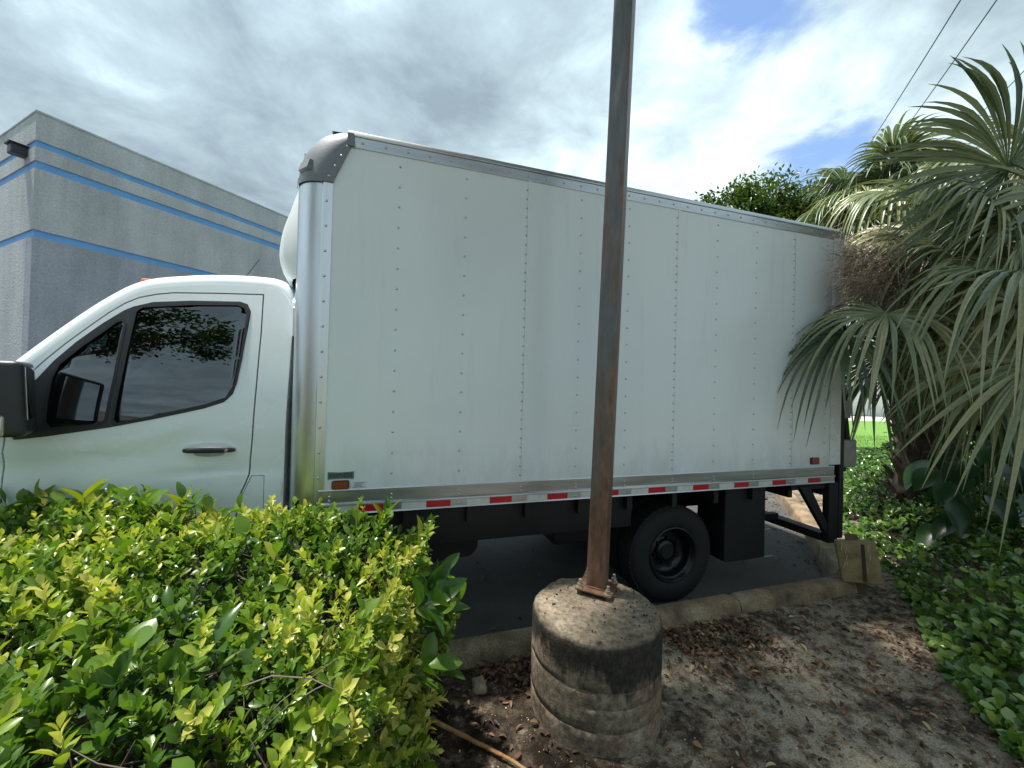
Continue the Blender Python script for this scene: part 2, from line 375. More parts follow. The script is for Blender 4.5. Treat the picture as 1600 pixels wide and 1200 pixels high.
# planting bed: one relief sheet on the camera side of the kerb
def bed():
    xs = np.unique(np.round(np.concatenate([np.linspace(-14, -4, 12), np.linspace(-4, -0.6, 35), np.arange(-0.6, 3.4, 0.024), np.linspace(3.4, 6.5, 50), np.linspace(6.5, 16, 16)]), 4))
    ys = np.unique(np.round(np.concatenate([np.linspace(-14, -2, 12), np.linspace(-2, 1.2, 30), np.arange(1.2, 4.2, 0.024), np.linspace(4.2, 8.2, 60)]), 4))
    V = []; idx = {}
    nx, ny = len(xs), len(ys)
    for j, y in enumerate(ys):
        for i, x in enumerate(xs): V.append((x, y, ground_z(x, y)))
    F = []
    for j in range(ny-1):
        for i in range(nx-1):
            cx = (xs[i]+xs[i+1])/2; cy = (ys[j]+ys[j+1])/2
            d = bed_dist(cx, cy)
            if d > 0.045: F.append((j*nx+i, j*nx+i+1, (j+1)*nx+i+1, (j+1)*nx+i))
    V = np.array(V); F = np.array(F); used = np.unique(F); mp = -np.ones(len(V), int); mp[used] = np.arange(len(used))
    tag(npmesh('planting_bed', V[used], [mp[F]], 'sandy soil'), kind='structure')
bed()
lw = [KC*0.50+KB*0.50+kn2*0.35, KC+kn2*0.35, (16, 26), (60, 26), (60, 5.6), (7.2, 5.6)]
plane_poly('lawn', lw, 0.115, 'lawn green')
plane_poly('pavement', [(11, 26), (70, 26), (70, 34), (14, 34)], 0.02, 'pale pavement')

# kerb: cast segments with joints
kerb = tag(empty('kerb', (KB.x, KB.y, 0)), kind='structure')
def kerb_seg(p0, p1, nn, mat, top=0.150, w=0.135):
    p0 = Vector(p0); p1 = Vector(p1); L = (p1-p0).length; n = max(6, int(L/0.06)); dr = (p1-p0)/L
    prof = [(-0.012, -0.03), (-0.004, 0.06), (0.0, top-0.030), (0.006, top-0.010), (0.022, top), (w*0.5, top+0.004), (w-0.030, top), (w-0.008, top-0.012), (w, top-0.034), (w+0.012, 0.05), (w+0.018, -0.03)]
    V = []; F = []; m = len(prof)
    for i in range(n+1):
        s = L*i/n; e = 0.012 if i in (0, n) else 0.0
        for a, h in prof:
            q = p0+dr*s+nn*(a+(e if a < w/2 else -e)*0.5)
            k = 0.0025*fbm(q.x*7, q.y*7, h*9)+0.0025*fbm(q.x*26, q.y*26, h*26)
            V.append((q.x+nn.x*k, q.y+nn.y*k, h-(e if h > 0.1 else 0)+k*(1 if h > 0.1 else 0)))
    for i in range(n):
        for k in range(m-1): F.append((i*m+k, i*m+k+1, (i+1)*m+k+1, (i+1)*m+k))
    F += [tuple(range(m)), tuple(n*m+k for k in range(m))]
    V = [(v[0]-KB.x, v[1]-KB.y, v[2]) for v in V]
    return pyobj('kerb_segment', V, F, mat, kerb, 50)
s_joint = [-13.0, -10.6, -8.3, -6.0, -4.2, -2.75, -1.27, 0.0]           # distances along the first run, measured back from the corner
for i in range(len(s_joint)-1):
    a = KB+kd1*(s_joint[i]+0.004); b = KB+kd1*(s_joint[i+1]-0.004)
    if i == len(s_joint)-2: b = KB+kd1*0.02
    kerb_seg(a, b, kn1, 'rusty kerb' if i >= 5 else 'weathered kerb')
s2 = [0.05, 0.75, 2.2, 3.6, 5.2, 7.0, 9.0]
for i in range(len(s2)-1):
    kerb_seg(KB+kd2*(s2[i]+0.004), KB+kd2*(s2[i+1]-0.004), kn2, 'rusty kerb' if i in (1, 2, 4) else 'weathered kerb', w=0.19)

# ------------------------------------------------------------------ building on the left
def mat_stucco(name, c):
    m = new_mat(name); N, Lk = nodes_of(m.node_tree); tc = N('ShaderNodeTexCoord')
    def nz(s, d, sc=(1, 1, 1), r=0.62):
        mp = N('ShaderNodeMapping'); mp.inputs['Scale'].default_value = sc; Lk(tc.outputs['Object'], mp.inputs[0])
        n = N('ShaderNodeTexNoise', ins={'Scale': s, 'Detail': d, 'Roughness': r}); Lk(mp.outputs[0], n.inputs['Vector']); return n.outputs['Fac']
    a = N('ShaderNodeValToRGB'); Lk(nz(0.9, 10), a.inputs[0]); ramp_set(a, [(0.3, tuple(x*0.86 for x in c)), (0.7, tuple(x*1.10 for x in c))])
    b = N('ShaderNodeValToRGB'); Lk(nz(2.4, 8, (1, 1, 0.12)), b.inputs[0]); ramp_set(b, [(0.32, g3(0.80)), (0.55, g3(1.0)), (0.8, g3(1.06))])     # rain streaks
    f = N('ShaderNodeValToRGB'); Lk(nz(30, 5, (1, 1, 0.8)), f.inputs[0]); ramp_set(f, [(0.3, g3(0.84)), (0.7, g3(1.12))])
    m1 = N('ShaderNodeMix', data_type='RGBA', blend_type='MULTIPLY'); m1.inputs['Factor'].default_value = 1; Lk(a.outputs[0], m1.inputs['A']); Lk(b.outputs[0], m1.inputs['B'])
    m2 = N('ShaderNodeMix', data_type='RGBA', blend_type='MULTIPLY'); m2.inputs['Factor'].default_value = 1; Lk(m1.outputs['Result'], m2.inputs['A']); Lk(f.outputs[0], m2.inputs['B'])
    p = N('ShaderNodeBsdfPrincipled'); p.inputs['Roughness'].default_value = 0.92; p.inputs['Specular IOR Level'].default_value = 0.2; Lk(m2.outputs['Result'], p.inputs['Base Color'])
    bp = N('ShaderNodeBump'); bp.inputs['Strength'].default_value = 1.0; bp.inputs['Distance'].default_value = 0.02; Lk(nz(22, 8), bp.inputs['Height']); Lk(bp.outputs[0], p.inputs['Normal'])
    o = N('ShaderNodeOutputMaterial'); Lk(p.outputs[0], o.inputs[0])
mat_stucco('grey stucco', (0.49, 0.515, 0.545)); mat_stucco('slate stucco', (0.37, 0.395, 0.455))
basic('blue band', (0.13, 0.35, 0.70), 0.7, vary=0.10, scale=3, bump=0.4, bscale=40)
basic('dark fitting', (0.03, 0.035, 0.045), 0.5, vary=0.2, scale=20)
basic('roof felt', (0.3, 0.3, 0.29), 0.9, vary=0.2, scale=3)
bang = math.atan2(0.903, 0.43)
bld = tag(empty('building', (-8.561, 7.0, 0), bang), 'grey-blue stucco building with three bright blue horizontal bands behind the cab', 'building')
BH = 6.365; BL = 22.0; BD = 14.0
# local x: along the long face; local y: along the short face (to the left)
bands = [(5.767, 5.88), (5.379, 5.516), (4.16, 4.285)]
levels = [(5.88, BH, 'grey stucco'), (5.516, 5.767, 'grey stucco'), (4.285, 5.379, 'grey stucco'), (-0.05, 4.16, None)]
for lo, hi, m in levels:
    if m: boxo('wall', (0, 0, lo), (BL, BD, hi), m, bld)
    else:
        boxo('wall', (0.0, 0.0, lo), (BL, 0.3, hi), 'slate stucco', bld)
        boxo('wall', (0.0, 0.302, lo), (0.3, BD, hi), 'grey stucco', bld)
        boxo('wall', (0.302, BD-0.3, lo), (BL, BD, hi), 'grey stucco', bld)
for lo, hi in bands: boxo('blue_band', (0.022, 0.022, lo+0.001), (BL-0.022, BD-0.022, hi-0.001), 'blue band', bld)
boxo('parapet_cap', (-0.012, -0.012, BH+0.001), (BL, BD, BH+0.045), 'grey stucco', bld, 0.012, 2)
cl = Acc(); cl.box((-0.20, 0.33, 5.64), (0.0, 0.53, 5.80), 0.012); cl.box((-0.23, 0.30, 5.80), (0.01, 0.56, 5.83), 0.006)
cl.obj('wall_lamp', 'dark fitting', bld)
# ------------------------------------------------------------------ the box truck (local x: front -> rear, y: near side -> far side, z up)
def mat_panel():
    m = new_mat('white panel'); N, Lk = nodes_of(m.node_tree); tc = N('ShaderNodeTexCoord')
    def nz(s, d, sc=(1, 1, 1), r=0.6):
        mp = N('ShaderNodeMapping'); mp.inputs['Scale'].default_value = sc; Lk(tc.outputs['Object'], mp.inputs[0])
        n = N('ShaderNodeTexNoise', ins={'Scale': s, 'Detail': d, 'Roughness': r}); Lk(mp.outputs[0], n.inputs['Vector']); return n.outputs['Fac']
    a = N('ShaderNodeValToRGB'); Lk(nz(1.3, 6, (1, 1, 0.5)), a.inputs[0]); ramp_set(a, [(0.3, (0.725, 0.795, 0.835)), (0.7, (0.785, 0.85, 0.89))])
    b = N('ShaderNodeValToRGB'); Lk(nz(9, 7, (1, 1, 0.07), 0.7), b.inputs[0]); ramp_set(b, [(0.28, (0.91, 0.905, 0.89)), (0.44, g3(1.0))])       # wash streaks
    c = N('ShaderNodeValToRGB'); Lk(nz(5.5, 9, (1, 1, 1), 0.75), c.inputs[0]); ramp_set(c, [(0.24, (0.82, 0.81, 0.79)), (0.32, g3(1.0))])       # scuffs
    m1 = N('ShaderNodeMix', data_type='RGBA', blend_type='MULTIPLY'); m1.inputs['Factor'].default_value = 1; Lk(a.outputs[0], m1.inputs['A']); Lk(b.outputs[0], m1.inputs['B'])
    m2 = N('ShaderNodeMix', data_type='RGBA', blend_type='MULTIPLY'); m2.inputs['Factor'].default_value = 1; Lk(m1.outputs['Result'], m2.inputs['A']); Lk(c.outputs[0], m2.inputs['B'])
    sp = N('ShaderNodeSeparateXYZ'); Lk(tc.outputs['Object'], sp.inputs[0])
    hh = N('ShaderNodeMapRange'); Lk(sp.outputs['Z'], hh.inputs[0]); hh.inputs[1].default_value = 1.06; hh.inputs[2].default_value = 1.45; hh.inputs[3].default_value = 0.22; hh.inputs[4].default_value = -0.12
    gs = N('ShaderNodeMath', operation='ADD'); Lk(nz(6, 8, (1, 1, 0.35), 0.7), gs.inputs[0]); Lk(hh.outputs[0], gs.inputs[1])
    gr = N('ShaderNodeValToRGB'); Lk(gs.outputs[0], gr.inputs[0]); ramp_set(gr, [(0.52, g3(0)), (0.80, g3(0.30))])
    m3 = N('ShaderNodeMix', data_type='RGBA'); Lk(gr.outputs[0], m3.inputs['Factor']); Lk(m2.outputs['Result'], m3.inputs['A']); m3.inputs['B'].default_value = (0.42, 0.40, 0.35, 1)
    p = N('ShaderNodeBsdfPrincipled'); Lk(m3.outputs['Result'], p.inputs['Base Color']); p.inputs['Roughness'].default_value = 0.30; p.inputs['Coat Weight'].default_value = 0.35; p.inputs['Coat Roughness'].default_value = 0.12
    bp = N('ShaderNodeBump'); bp.inputs['Strength'].default_value = 0.45; bp.inputs['Distance'].default_value = 0.02; Lk(nz(2.3, 2), bp.inputs['Height']); Lk(bp.outputs[0], p.inputs['Normal'])
    o = N('ShaderNodeOutputMaterial'); Lk(p.outputs[0], o.inputs[0])
mat_panel()
basic('white paint', (0.76, 0.82, 0.865), 0.28, vary=0.035, scale=2.0, coat=0.3, detail=4)
basic('white plastic', (0.72, 0.75, 0.75), 0.35, vary=0.04, scale=3)
basic('polished aluminium', (0.64, 0.66, 0.68), 0.33, metal=1.0, vary=0.12, scale=3.0, bump=0.05, bscale=30, stretch=(6, 6, 0.5))
basic('mill aluminium', (0.52, 0.54, 0.56), 0.38, metal=1.0, vary=0.14, scale=4.0, bump=0.05, bscale=40, stretch=(0.6, 6, 6))
basic('cast cap', (0.19, 0.205, 0.225), 0.5, metal=0.3, vary=0.14, scale=7.0, bump=0.08, bscale=60)
basic('rivet metal', (0.55, 0.57, 0.58), 0.35, metal=0.8)
basic('black rubber', (0.009, 0.009, 0.010), 0.8, vary=0.3, scale=14, bump=0.2, bscale=90)
basic('black plastic', (0.022, 0.026, 0.032), 0.45, vary=0.15, scale=20, bump=0.08, bscale=200)
basic('seal rubber', (0.012, 0.013, 0.015), 0.55)
basic('chassis black', (0.007, 0.007, 0.008), 0.6, vary=0.4, scale=6)
basic('rim black', (0.006, 0.006, 0.008), 0.34, vary=0.2, scale=10, spec=0.4)
basic('dark gap', (0.006, 0.006, 0.007), 0.9)
basic('seat cloth', (0.03, 0.03, 0.034), 0.9, vary=0.2, scale=40)
basic('dash plastic', (0.035, 0.037, 0.04), 0.6)
basic('red tape', (0.50, 0.010, 0.022), 0.35, vary=0.12, scale=40)
basic('white tape', (0.62, 0.63, 0.60), 0.4, vary=0.10, scale=30)
basic('amber lens', (0.24, 0.045, 0.02), 0.3, coat=0.5, vary=0.15, scale=40)
basic('red lens', (0.28, 0.008, 0.014), 0.25, coat=0.6)
basic('orange lens', (0.75, 0.13, 0.04), 0.3, coat=0.4)
basic('badge green', (0.095, 0.150, 0.135), 0.5, vary=0.2, scale=60)
basic('badge ink', (0.004, 0.007, 0.007), 0.5)
basic('sticker white', (0.66, 0.68, 0.68), 0.5)
basic('ink grey', (0.10, 0.11, 0.12), 0.7)
basic('grey steel', (0.30, 0.31, 0.31), 0.5, metal=0.3, vary=0.2, scale=8)
basic('chrome lens', (0.50, 0.50, 0.46), 0.12, metal=0.6, vary=0.3, scale=25)
basic('mirror glass', (0.75, 0.78, 0.80), 0.03, metal=1.0)
def mat_glass():
    m = new_mat('tinted glass'); N, Lk = nodes_of(m.node_tree)
    tr = N('ShaderNodeBsdfTransparent'); tr.inputs[0].default_value = (0.20, 0.25, 0.27, 1)
    gl = N('ShaderNodeBsdfGlossy'); gl.inputs['Roughness'].default_value = 0.0; gl.inputs[0].default_value = (0.92, 0.97, 1.0, 1)
    fr = N('ShaderNodeFresnel'); fr.inputs[0].default_value = 2.1
    ms = N('ShaderNodeMixShader'); Lk(fr.outputs[0], ms.inputs[0]); Lk(tr.outputs[0], ms.inputs[1]); Lk(gl.outputs[0], ms.inputs[2])
    o = N('ShaderNodeOutputMaterial'); Lk(ms.outputs[0], o.inputs[0])
mat_glass()
TANG = R(17.4)
truck = tag(empty('box_truck', (-1.08, 2.31, 0), TANG), 'white box truck with riveted cargo box and aluminium corner post, parked behind the hedge', 'truck')
W = 2.20; H0 = 0.93; HT = 3.225; LB = 4.24

# --- cargo box
def rivets(name, pts, r, parent, mat='rivet metal', h=0.5):
    """dome rivets on the near side (pointing to -y)"""
    A = Acc(); rings = [(1.0, 0.0), (0.86, 0.42), (0.5, 0.80)]; n = 8
    for u, v, z in pts:
        V = []; F = []
        for a, b in rings:
            for k in range(n):
                w = 2*math.pi*k/n; V.append((u+r*a*math.cos(w), v-r*b*h*1.6, z+r*a*math.sin(w)))
        V.append((u, v-r*0.95*h*1.6, z))
        for i in range(2):
            for k in range(n): F.append((i*n+k, i*n+(k+1) % n, (i+1)*n+(k+1) % n, (i+1)*n+k))
        for k in range(n): F.append((2*n+k, 2*n+(k+1) % n, 3*n))
        A.add(V, F)
    o = A.obj(name, mat, parent, True); o['kind'] = 'stuff'; return o
P_Z0, P_Z1 = 1.060, 3.120
seams = [-0.03, 1.215, 2.440, 3.660, 4.105]
posts = [0.377, 0.79, 1.205, 1.612, 2.005, 2.427, 2.82, 3.225, 3.640, 4.04]
for i in range(4):
    a, b = seams[i], seams[i+1]
    out = -0.0016*(i % 2)
    if i == 0: p = pyobj('side_panel', *prism_uz([(a, P_Z0), (b+0.006, P_Z0), (b+0.006, P_Z1), (0.085, P_Z1), (-0.028, 2.900), (a, 2.890)], out, 0.012), 'white panel', truck)
    else: p = boxo('side_panel', (a+0.001, out, P_Z0), (b+0.006 if i < 3 else b, 0.012, P_Z1), 'white panel', truck)
    pts = []
    for u in posts:
        if a+0.02 < u <= b+0.005:
            seam = any(abs(u-s) < 0.03 for s in seams[1:4])
            st = 0.062 if seam else 0.125
            z = 1.115 if seam else 1.16
            while z < 3.09:
                pts.append((u, out, z+random.uniform(-0.002, 0.002))); z += st
    rivets('rivet_rows', pts, 0.0078, p)
    # sealed lap at the panel edge
    if i < 3: boxo('panel_lap', (b-0.004, -0.0042, P_Z0), (b+0.014, -0.0020, P_Z1), 'white panel', p)
pr = boxo('rear_pillar', (4.108, -0.008, 1.085), (LB, 0.06, 3.115), 'white paint', truck, 0.004, 1)
rivets('rivet_rows', [(4.135, -0.008, 1.16+0.15*k) for k in range(13)], 0.006, pr)
for i in range(4):
    boxo('side_panel', (seams[i], W-0.012, P_Z0), (seams[i+1]-0.002, W, P_Z1), 'white panel', truck)
boxo('front_wall', (-0.185, 0.17, H0+0.02), (-0.165, W-0.17, 3.10), 'white panel', truck)
boxo('rear_door', (4.20, 0.08, 1.02), (4.225, W-0.08, 3.10), 'white panel', truck)
boxo('rear_pillar', (4.108, W-0.06, 1.085), (LB, W+0.008, 3.115), 'white paint', truck, 0.004, 1)
boxo('rear_header', (4.13, 0.062, 3.0), (LB-0.004, W-0.062, 3.115), 'white paint', truck)
boxo('box_floor', (-0.16, 0.02, 0.95), (4.19, W-0.02, 1.02), 'chassis black', truck)
# roof sheet, slightly arched
V = []; F = []; nv = 9
for i, u in enumerate((-0.02, 1.0, 2.0, 3.0, LB)):
    for k in range(nv):
        t = k/(nv-1); V.append((u, 0.055+(W-0.11)*t, 3.205+0.03*math.sin(math.pi*t)))
for i in range(4):
    for k in range(nv-1): F.append((i*nv+k, i*nv+k+1, (i+1)*nv+k+1, (i+1)*nv+k))
pyobj('roof_sheet', V, F, 'mill aluminium', truck, True)
# top rail: riveted strip below, grooved cove above
def top_rail(side):
    s = (lambda v: v) if side == 0 else (lambda v: W-v)
    prof = [(0.02, 3.098), (-0.006, 3.098), (-0.007, 3.104), (-0.007, 3.158), (-0.012, 3.162), (-0.012, 3.170), (0.000, 3.174), (0.004, 3.188), (0.012, 3.191), (0.016, 3.202), (0.026, 3.205), (0.032, 3.215), (0.045, 3.222), (0.075, 3.226), (0.08, 3.19), (0.05, 3.15)]
    Vv, Ff = extrude_vz([(s(a), b) for a, b in prof], 0.075, LB)
    return pyobj('top_rail', Vv, Ff, 'mill aluminium', truck)
tr0 = top_rail(0); top_rail(1)
rivets('rivet_rows', [(0.16+0.131*k, -0.0068, 3.130) for k in range(32)], 0.0085, tr0)
# bottom rail in two strips with a lip between
def bottom_rail(side):
    s = (lambda v: v) if side == 0 else (lambda v: W-v)
    prof = [(0.02, 1.076), (-0.006, 1.076), (-0.008, 1.070), (-0.005, 1.000), (-0.016, 0.992), (-0.017, 0.984), (-0.010, 0.980), (-0.010, 0.938), (-0.014, 0.930), (0.03, 0.928), (0.03, 1.0)]
    Vv, Ff = extrude_vz([(s(a), b) for a, b in prof], -0.028, 4.165)
    return pyobj('bottom_rail', Vv, Ff, 'mill aluminium', truck)
br0 = bottom_rail(0); bottom_rail(1)
rivets('rivet_rows', [(u+0.004, -0.0072, z) for u in posts+[0.03] for z in (1.035, 1.012)]+[(u+0.004, -0.010, 0.955) for u in posts+[0.03]], 0.0075, br0)
boxo('front_rail', (-0.19, 0.17, 0.93), (-0.166, W-0.17, 1.06), 'mill aluminium', truck)
for k in range(10):
    u0 = 0.035+0.4062*k
    boxo('white_reflective_tape', (u0, -0.0112, 0.9395), (u0+0.148, -0.0102, 0.9785), 'white tape', truck)
    boxo('red_reflective_tape', (u0+0.149, -0.0112, 0.9395), (u0+0.300, -0.0102, 0.9785), 'red tape', truck)
# rounded corner posts
def corner_post(side):
    prof = [(0.0, 0.0), (-0.045, -0.001)]
    prof = [(0.004, -0.004), (-0.048, -0.005), (-0.052, -0.0015)]
    rr = 0.150
    for k in range(0, 15):
        w = math.pi/2*k/14; prof.append((-0.052-rr*math.sin(w), rr*(1-math.cos(w))-0.001))
    prof += [(-0.203, 0.185), (-0.190, 0.185), (-0.190, 0.15), (-0.052, 0.012), (0.004, 0.012)]
    V = []; F = []; n = len(prof); zs = np.linspace(H0-0.005, 2.905, 14)
    for z in zs:
        for u, v in prof: V.append((u, v if side == 0 else W-v, z))
    for i in range(len(zs)-1):
        for k in range(n): F.append((i*n+k, i*n+(k+1) % n, (i+1)*n+(k+1) % n, (i+1)*n+k))
    return pyobj('corner_post', V, F, 'polished aluminium', truck, 30)
cp0 = corner_post(0); corner_post(1)
rivets('rivet_rows', [(-0.028, -0.004, 1.0+0.1465*k) for k in range(13)], 0.0085, cp0)
# cast corner cap
def corner_cap(side):
    ns, nf = 14, 10; V = []; F = []
    for i in range(ns+1):
        s = i/ns; w = math.pi/2*s
        ou, oz = 0.055-0.262*math.cos(w)**0.95, 2.890+0.338*math.sin(w)**0.95
        iu, iz = -0.045+0.130*s, 2.890+0.235*s**1.05
        for j in range(nf+1):
            f = math.pi/2*j/nf
            v = -0.012+0.172*(1-math.cos(f))
            # dent where the marker lamp sits
            u = iu+(ou-iu)*math.sin(f); z = iz+(oz-iz)*math.sin(f)
            V.append((u, v if side == 0 else W-v, z))
    m = nf+1
    for i in range(ns):
        for j in range(nf): F.append((i*m+j, i*m+j+1, (i+1)*m+j+1, (i+1)*m+j))
    cap = pyobj('corner_cap', V, F, 'cast cap', truck, 60)
    s = (lambda v: v) if side == 0 else (lambda v: W-v)
    A = Acc()
    Vp, Fp = prism_uz([(-0.05, 2.868), (0.005, 2.868), (0.010, 2.888), (0.105, 3.118), (0.085, 3.130), (-0.046, 2.892)], s(-0.0135), s(-0.001)); A.add(Vp, Fp)
    A.add(*prism_uz([(0.072, 3.100), (0.118, 3.096), (0.112, 3.172), (0.078, 3.172)], s(-0.020), s(-0.002)))
    # rolled skirt round the post
    sk = []
    for k in range(13):
        w = math.pi/2*k/12; sk.append((-0.050-0.160*math.sin(w), s(0.160*(1-math.cos(w))-0.012)))
    n = len(sk); Vs = [(a, b, 2.862) for a, b in sk]+[(a, b, 2.902) for a, b in sk]+[(a*0.9, b+(0.015 if side == 0 else -0.015), 2.91) for a, b in sk]
    Fs = [(r*n+i, r*n+i+1, (r+1)*n+i+1, (r+1)*n+i) for r in range(2) for i in range(n-1)]
    A.add(Vs, Fs)
    A.obj('cap_flange', 'cast cap', cap, 40)
    if side == 0:
        rivets('rivet_rows', [(-0.020+0.105*t, -0.0135, 2.895+0.215*t) for t in (0.02, 0.32, 0.62, 0.92)], 0.0085, cap)
        # recessed lamp pocket on the rounded corner
        pk = Acc(); c0 = Vector((-0.150, 0.045, 2.965)); nx = Vector((-0.72, -0.62, 0.30)).normalized(); tx = Vector((0.65, -0.76, 0)).normalized(); ty = nx.cross(tx).normalized()
        if ty.z < 0: ty = -ty
        top = [c0+tx*a+ty*b+nx*0.012 for a, b in ((-0.045, -0.03), (0.045, -0.03), (0.045, 0.025), (0.0, 0.036), (-0.045, 0.025))]
        bot = [c0+tx*a*1.2+ty*b*1.2-nx*0.02 for a, b in ((-0.045, -0.03), (0.045, -0.03), (0.045, 0.025), (0.0, 0.036), (-0.045, 0.025))]
        pk.add(top+bot, [(0, 1, 2, 3, 4)]+[(i, (i+1) % 5, 5+(i+1) % 5, 5+i) for i in range(5)])
        pk.obj('lamp_pocket', 'cast cap', cap)
corner_cap(0); corner_cap(1)
# front header roll between the caps
Vh, Fh = [], []
hp = [(0.055-0.255*math.cos(math.pi/2*k/8), 2.89+0.33*math.sin(math.pi/2*k/8)) for k in range(9)]
for v in (0.16, W-0.16):
    for a, b in hp: Vh.append((a, v, b))
Fh = [(k, k+1, 9+k+1, 9+k) for k in range(8)]
pyobj('front_header', Vh, Fh, 'cast cap', truck, True)
# nose cone (wind deflector) on the front wall
def nose():
    nu, nv = 14, 18; V = []; F = []
    for i in range(nu+1):
        t = i/nu; z = 2.36+0.70*t
        bulge = 0.31*math.sin(math.pi*min(1, t*0.93+0.07))**0.55*(1-0.62*t)
        for j in range(nv+1):
            s = -1+2*j/nv; V.append((-0.186-bulge*(1-abs(s)**3.2)**0.5, W/2+s*0.86, z))
    m = nv+1
    for i in range(nu):
        for j in range(nv): F.append((i*m+j, i*m+j+1, (i+1)*m+j+1, (i+1)*m+j))
    pyobj('wind_deflector', V, F, 'white plastic', truck, True)
nose()
# marker lamps, maker's plate, sticker
def rrect(u0, u1, z0, z1, r, k=4):
    out = []
    for cx, cz, a in ((u1-r, z1-r, 0), (u0+r, z1-r, 90), (u0+r, z0+r, 180), (u1-r, z0+r, 270)):
        for i in range(k+1):
            w = R(a+90*i/k); out.append((cx+r*math.cos(w), cz+r*math.sin(w)))
    return out
ml = pyobj('marker_lamp', *prism_uz(rrect(0.045, 0.140, 1.074+0.003, 1.128, 0.012), -0.012, -0.0005), 'badge ink', truck); ml['label'] = 'amber side marker lamp at the front of the box'
pyobj('lens', *prism_uz(rrect(0.050, 0.136, 1.081, 1.124, 0.010), -0.017, -0.0122), 'amber lens', ml)
m2 = pyobj('marker_lamp', *prism_uz(rrect(3.872, 3.976, 1.097, 1.157, 0.012), -0.010, -0.0022), 'black plastic', truck); m2['label'] = 'red side marker lamp at the rear of the box'
pyobj('lens', *prism_uz(rrect(3.880, 3.968, 1.103, 1.151, 0.010), -0.015, -0.0102), 'red lens', m2)
bp_ = [(0.022, 1.137), (0.022, 1.180)]
bt = [(0.022+0.142*t, 1.179-0.004*math.sin(math.pi*t)) for t in np.linspace(0, 1, 9)]
bb = [(0.164-0.142*t, 1.135+0.003*math.sin(math.pi*t)) for t in np.linspace(0, 1, 9)]
bdg = pyobj('name_badge', *prism_uz(bt+bb, -0.004, -0.0008), 'badge green', truck); bdg['label'] = 'dark green maker\'s badge with black lettering'
def text_mesh(name, s, size, loc, mat, parent, depth=0.0006, sx=1.0):
    c = bpy.data.curves.new(name, 'FONT'); c.body = s; c.size = size; c.extrude = depth; c.align_x = 'CENTER'; c.align_y = 'CENTER'; c.resolution_u = 2
    t = bpy.data.objects.new('tmp_text', c); col.objects.link(t)
    dg = bpy.context.evaluated_depsgraph_get(); me = bpy.data.meshes.new_from_object(t.evaluated_get(dg))
    bpy.data.objects.remove(t); bpy.data.curves.remove(c)
    Mx = Matrix.Translation(loc) @ Matrix.Rotation(R(90), 4, 'X') @ Matrix.Diagonal((sx, 1, 1, 1)); me.transform(Mx)
    return link_mesh(name, me, mat, parent)
text_mesh('lettering', 'KNAPHEIDE', 0.037, (0.093, -0.0046, 1.157), 'badge ink', bdg, sx=0.64)
stk = boxo('info_sticker', (0.158, -0.0022, 1.080), (0.236, -0.0008, 1.118), 'sticker white', truck)
lines = Acc()
for a, b, z, h in ((0.166, 0.222, 1.109, 0.005), (0.172, 0.212, 1.1015, 0.003), (0.170, 0.206, 1.095, 0.003), (0.168, 0.215, 1.0895, 0.004), (0.161, 0.189, 1.0835, 0.004), (0.196, 0.226, 1.0835, 0.003)):
    x = a
    while x < b:
        w = random.uniform(0.003, 0.008); lines.box((x, -0.0026, z-h/2), (min(x+w, b), -0.0023, z+h/2)); x += w+0.0016
lines.obj('print', 'ink grey', stk)

# --- chassis
def c_rail(v):
    A = Acc(); A.box((-1.0, v, 0.60), (4.15, v+0.012, 0.80)); A.box((-1.0, v-0.06, 0.60), (4.15, v-0.0005, 0.612)); A.box((-1.0, v-0.06, 0.788), (4.15, v-0.0005, 0.80)); A.obj('frame_rail', 'chassis black', truck)
c_rail(0.68); c_rail(1.60)
for k in range(11):
    u = 0.05+0.405*k
    boxo('cross_sill', (u, 0.05, 0.805), (u+0.045, W-0.05, 0.945), 'chassis black', truck)
boxo('long_sill', (-0.15, 0.62, 0.81), (4.15, 0.74, 0.94), 'chassis black', truck)
boxo('long_sill', (-0.15, 1.54, 0.81), (4.15, 1.66, 0.94), 'chassis black', truck)
boxo('side_skirt', (-0.14, 0.10, 0.66), (2.15, 0.14, 0.925), 'chassis black', truck, 0.01)
tk = pyobj('fuel_tank', *prism_uz(smooth_poly([(-0.1, 0.78), (-0.1, 0.50), (0.05, 0.44), (0.55, 0.44), (0.66, 0.45), (0.80, 0.475), (0.93, 0.475), (0.985, 0.52), (1.0, 0.60), (1.0, 0.78)], 3), 0.30, 0.66), 'chassis black', truck, 40)
boxo('battery_box', (1.62, 0.35, 0.46), (2.06, 0.75, 0.80), 'chassis black', truck, 0.03)
tubeo('drive_shaft', [(-0.6, 1.12, 0.56), (1.2, 1.12, 0.54), (2.4, 1.12, 0.42)], 0.045, 'chassis black', truck, 10)
tubeo('exhaust_pipe', [(0.3, 1.35, 0.55), (1.6, 1.38, 0.52), (2.3, 1.40, 0.62), (3.0, 1.40, 0.62), (3.6, 1.72, 0.55)], 0.04, 'chassis black', truck, 10)
tubeo('rear_axle', [(2.57, 0.2, 0.386), (2.57, 0.9, 0.386), (2.57, 1.3, 0.386), (2.57, W-0.2, 0.386)], [0.06, 0.07, 0.07, 0.06], 'chassis black', truck, 10)
pyobj('axle_housing', *lathe([(0.0, -0.16), (0.10, -0.13), (0.16, -0.04), (0.16, 0.04), (0.10, 0.13), (0.0, 0.16)], 16, 'Y', (2.57, 1.1, 0.386)), 'chassis black', truck, True)
for v in (0.66, 1.54): pyobj('leaf_spring', *prism_uz([(1.9, 0.60), (2.2, 0.50), (2.57, 0.46), (2.95, 0.50), (3.25, 0.62), (3.25, 0.65), (2.95, 0.545), (2.57, 0.52), (2.2, 0.545), (1.9, 0.64)], v, v+0.07), 'chassis black', truck)
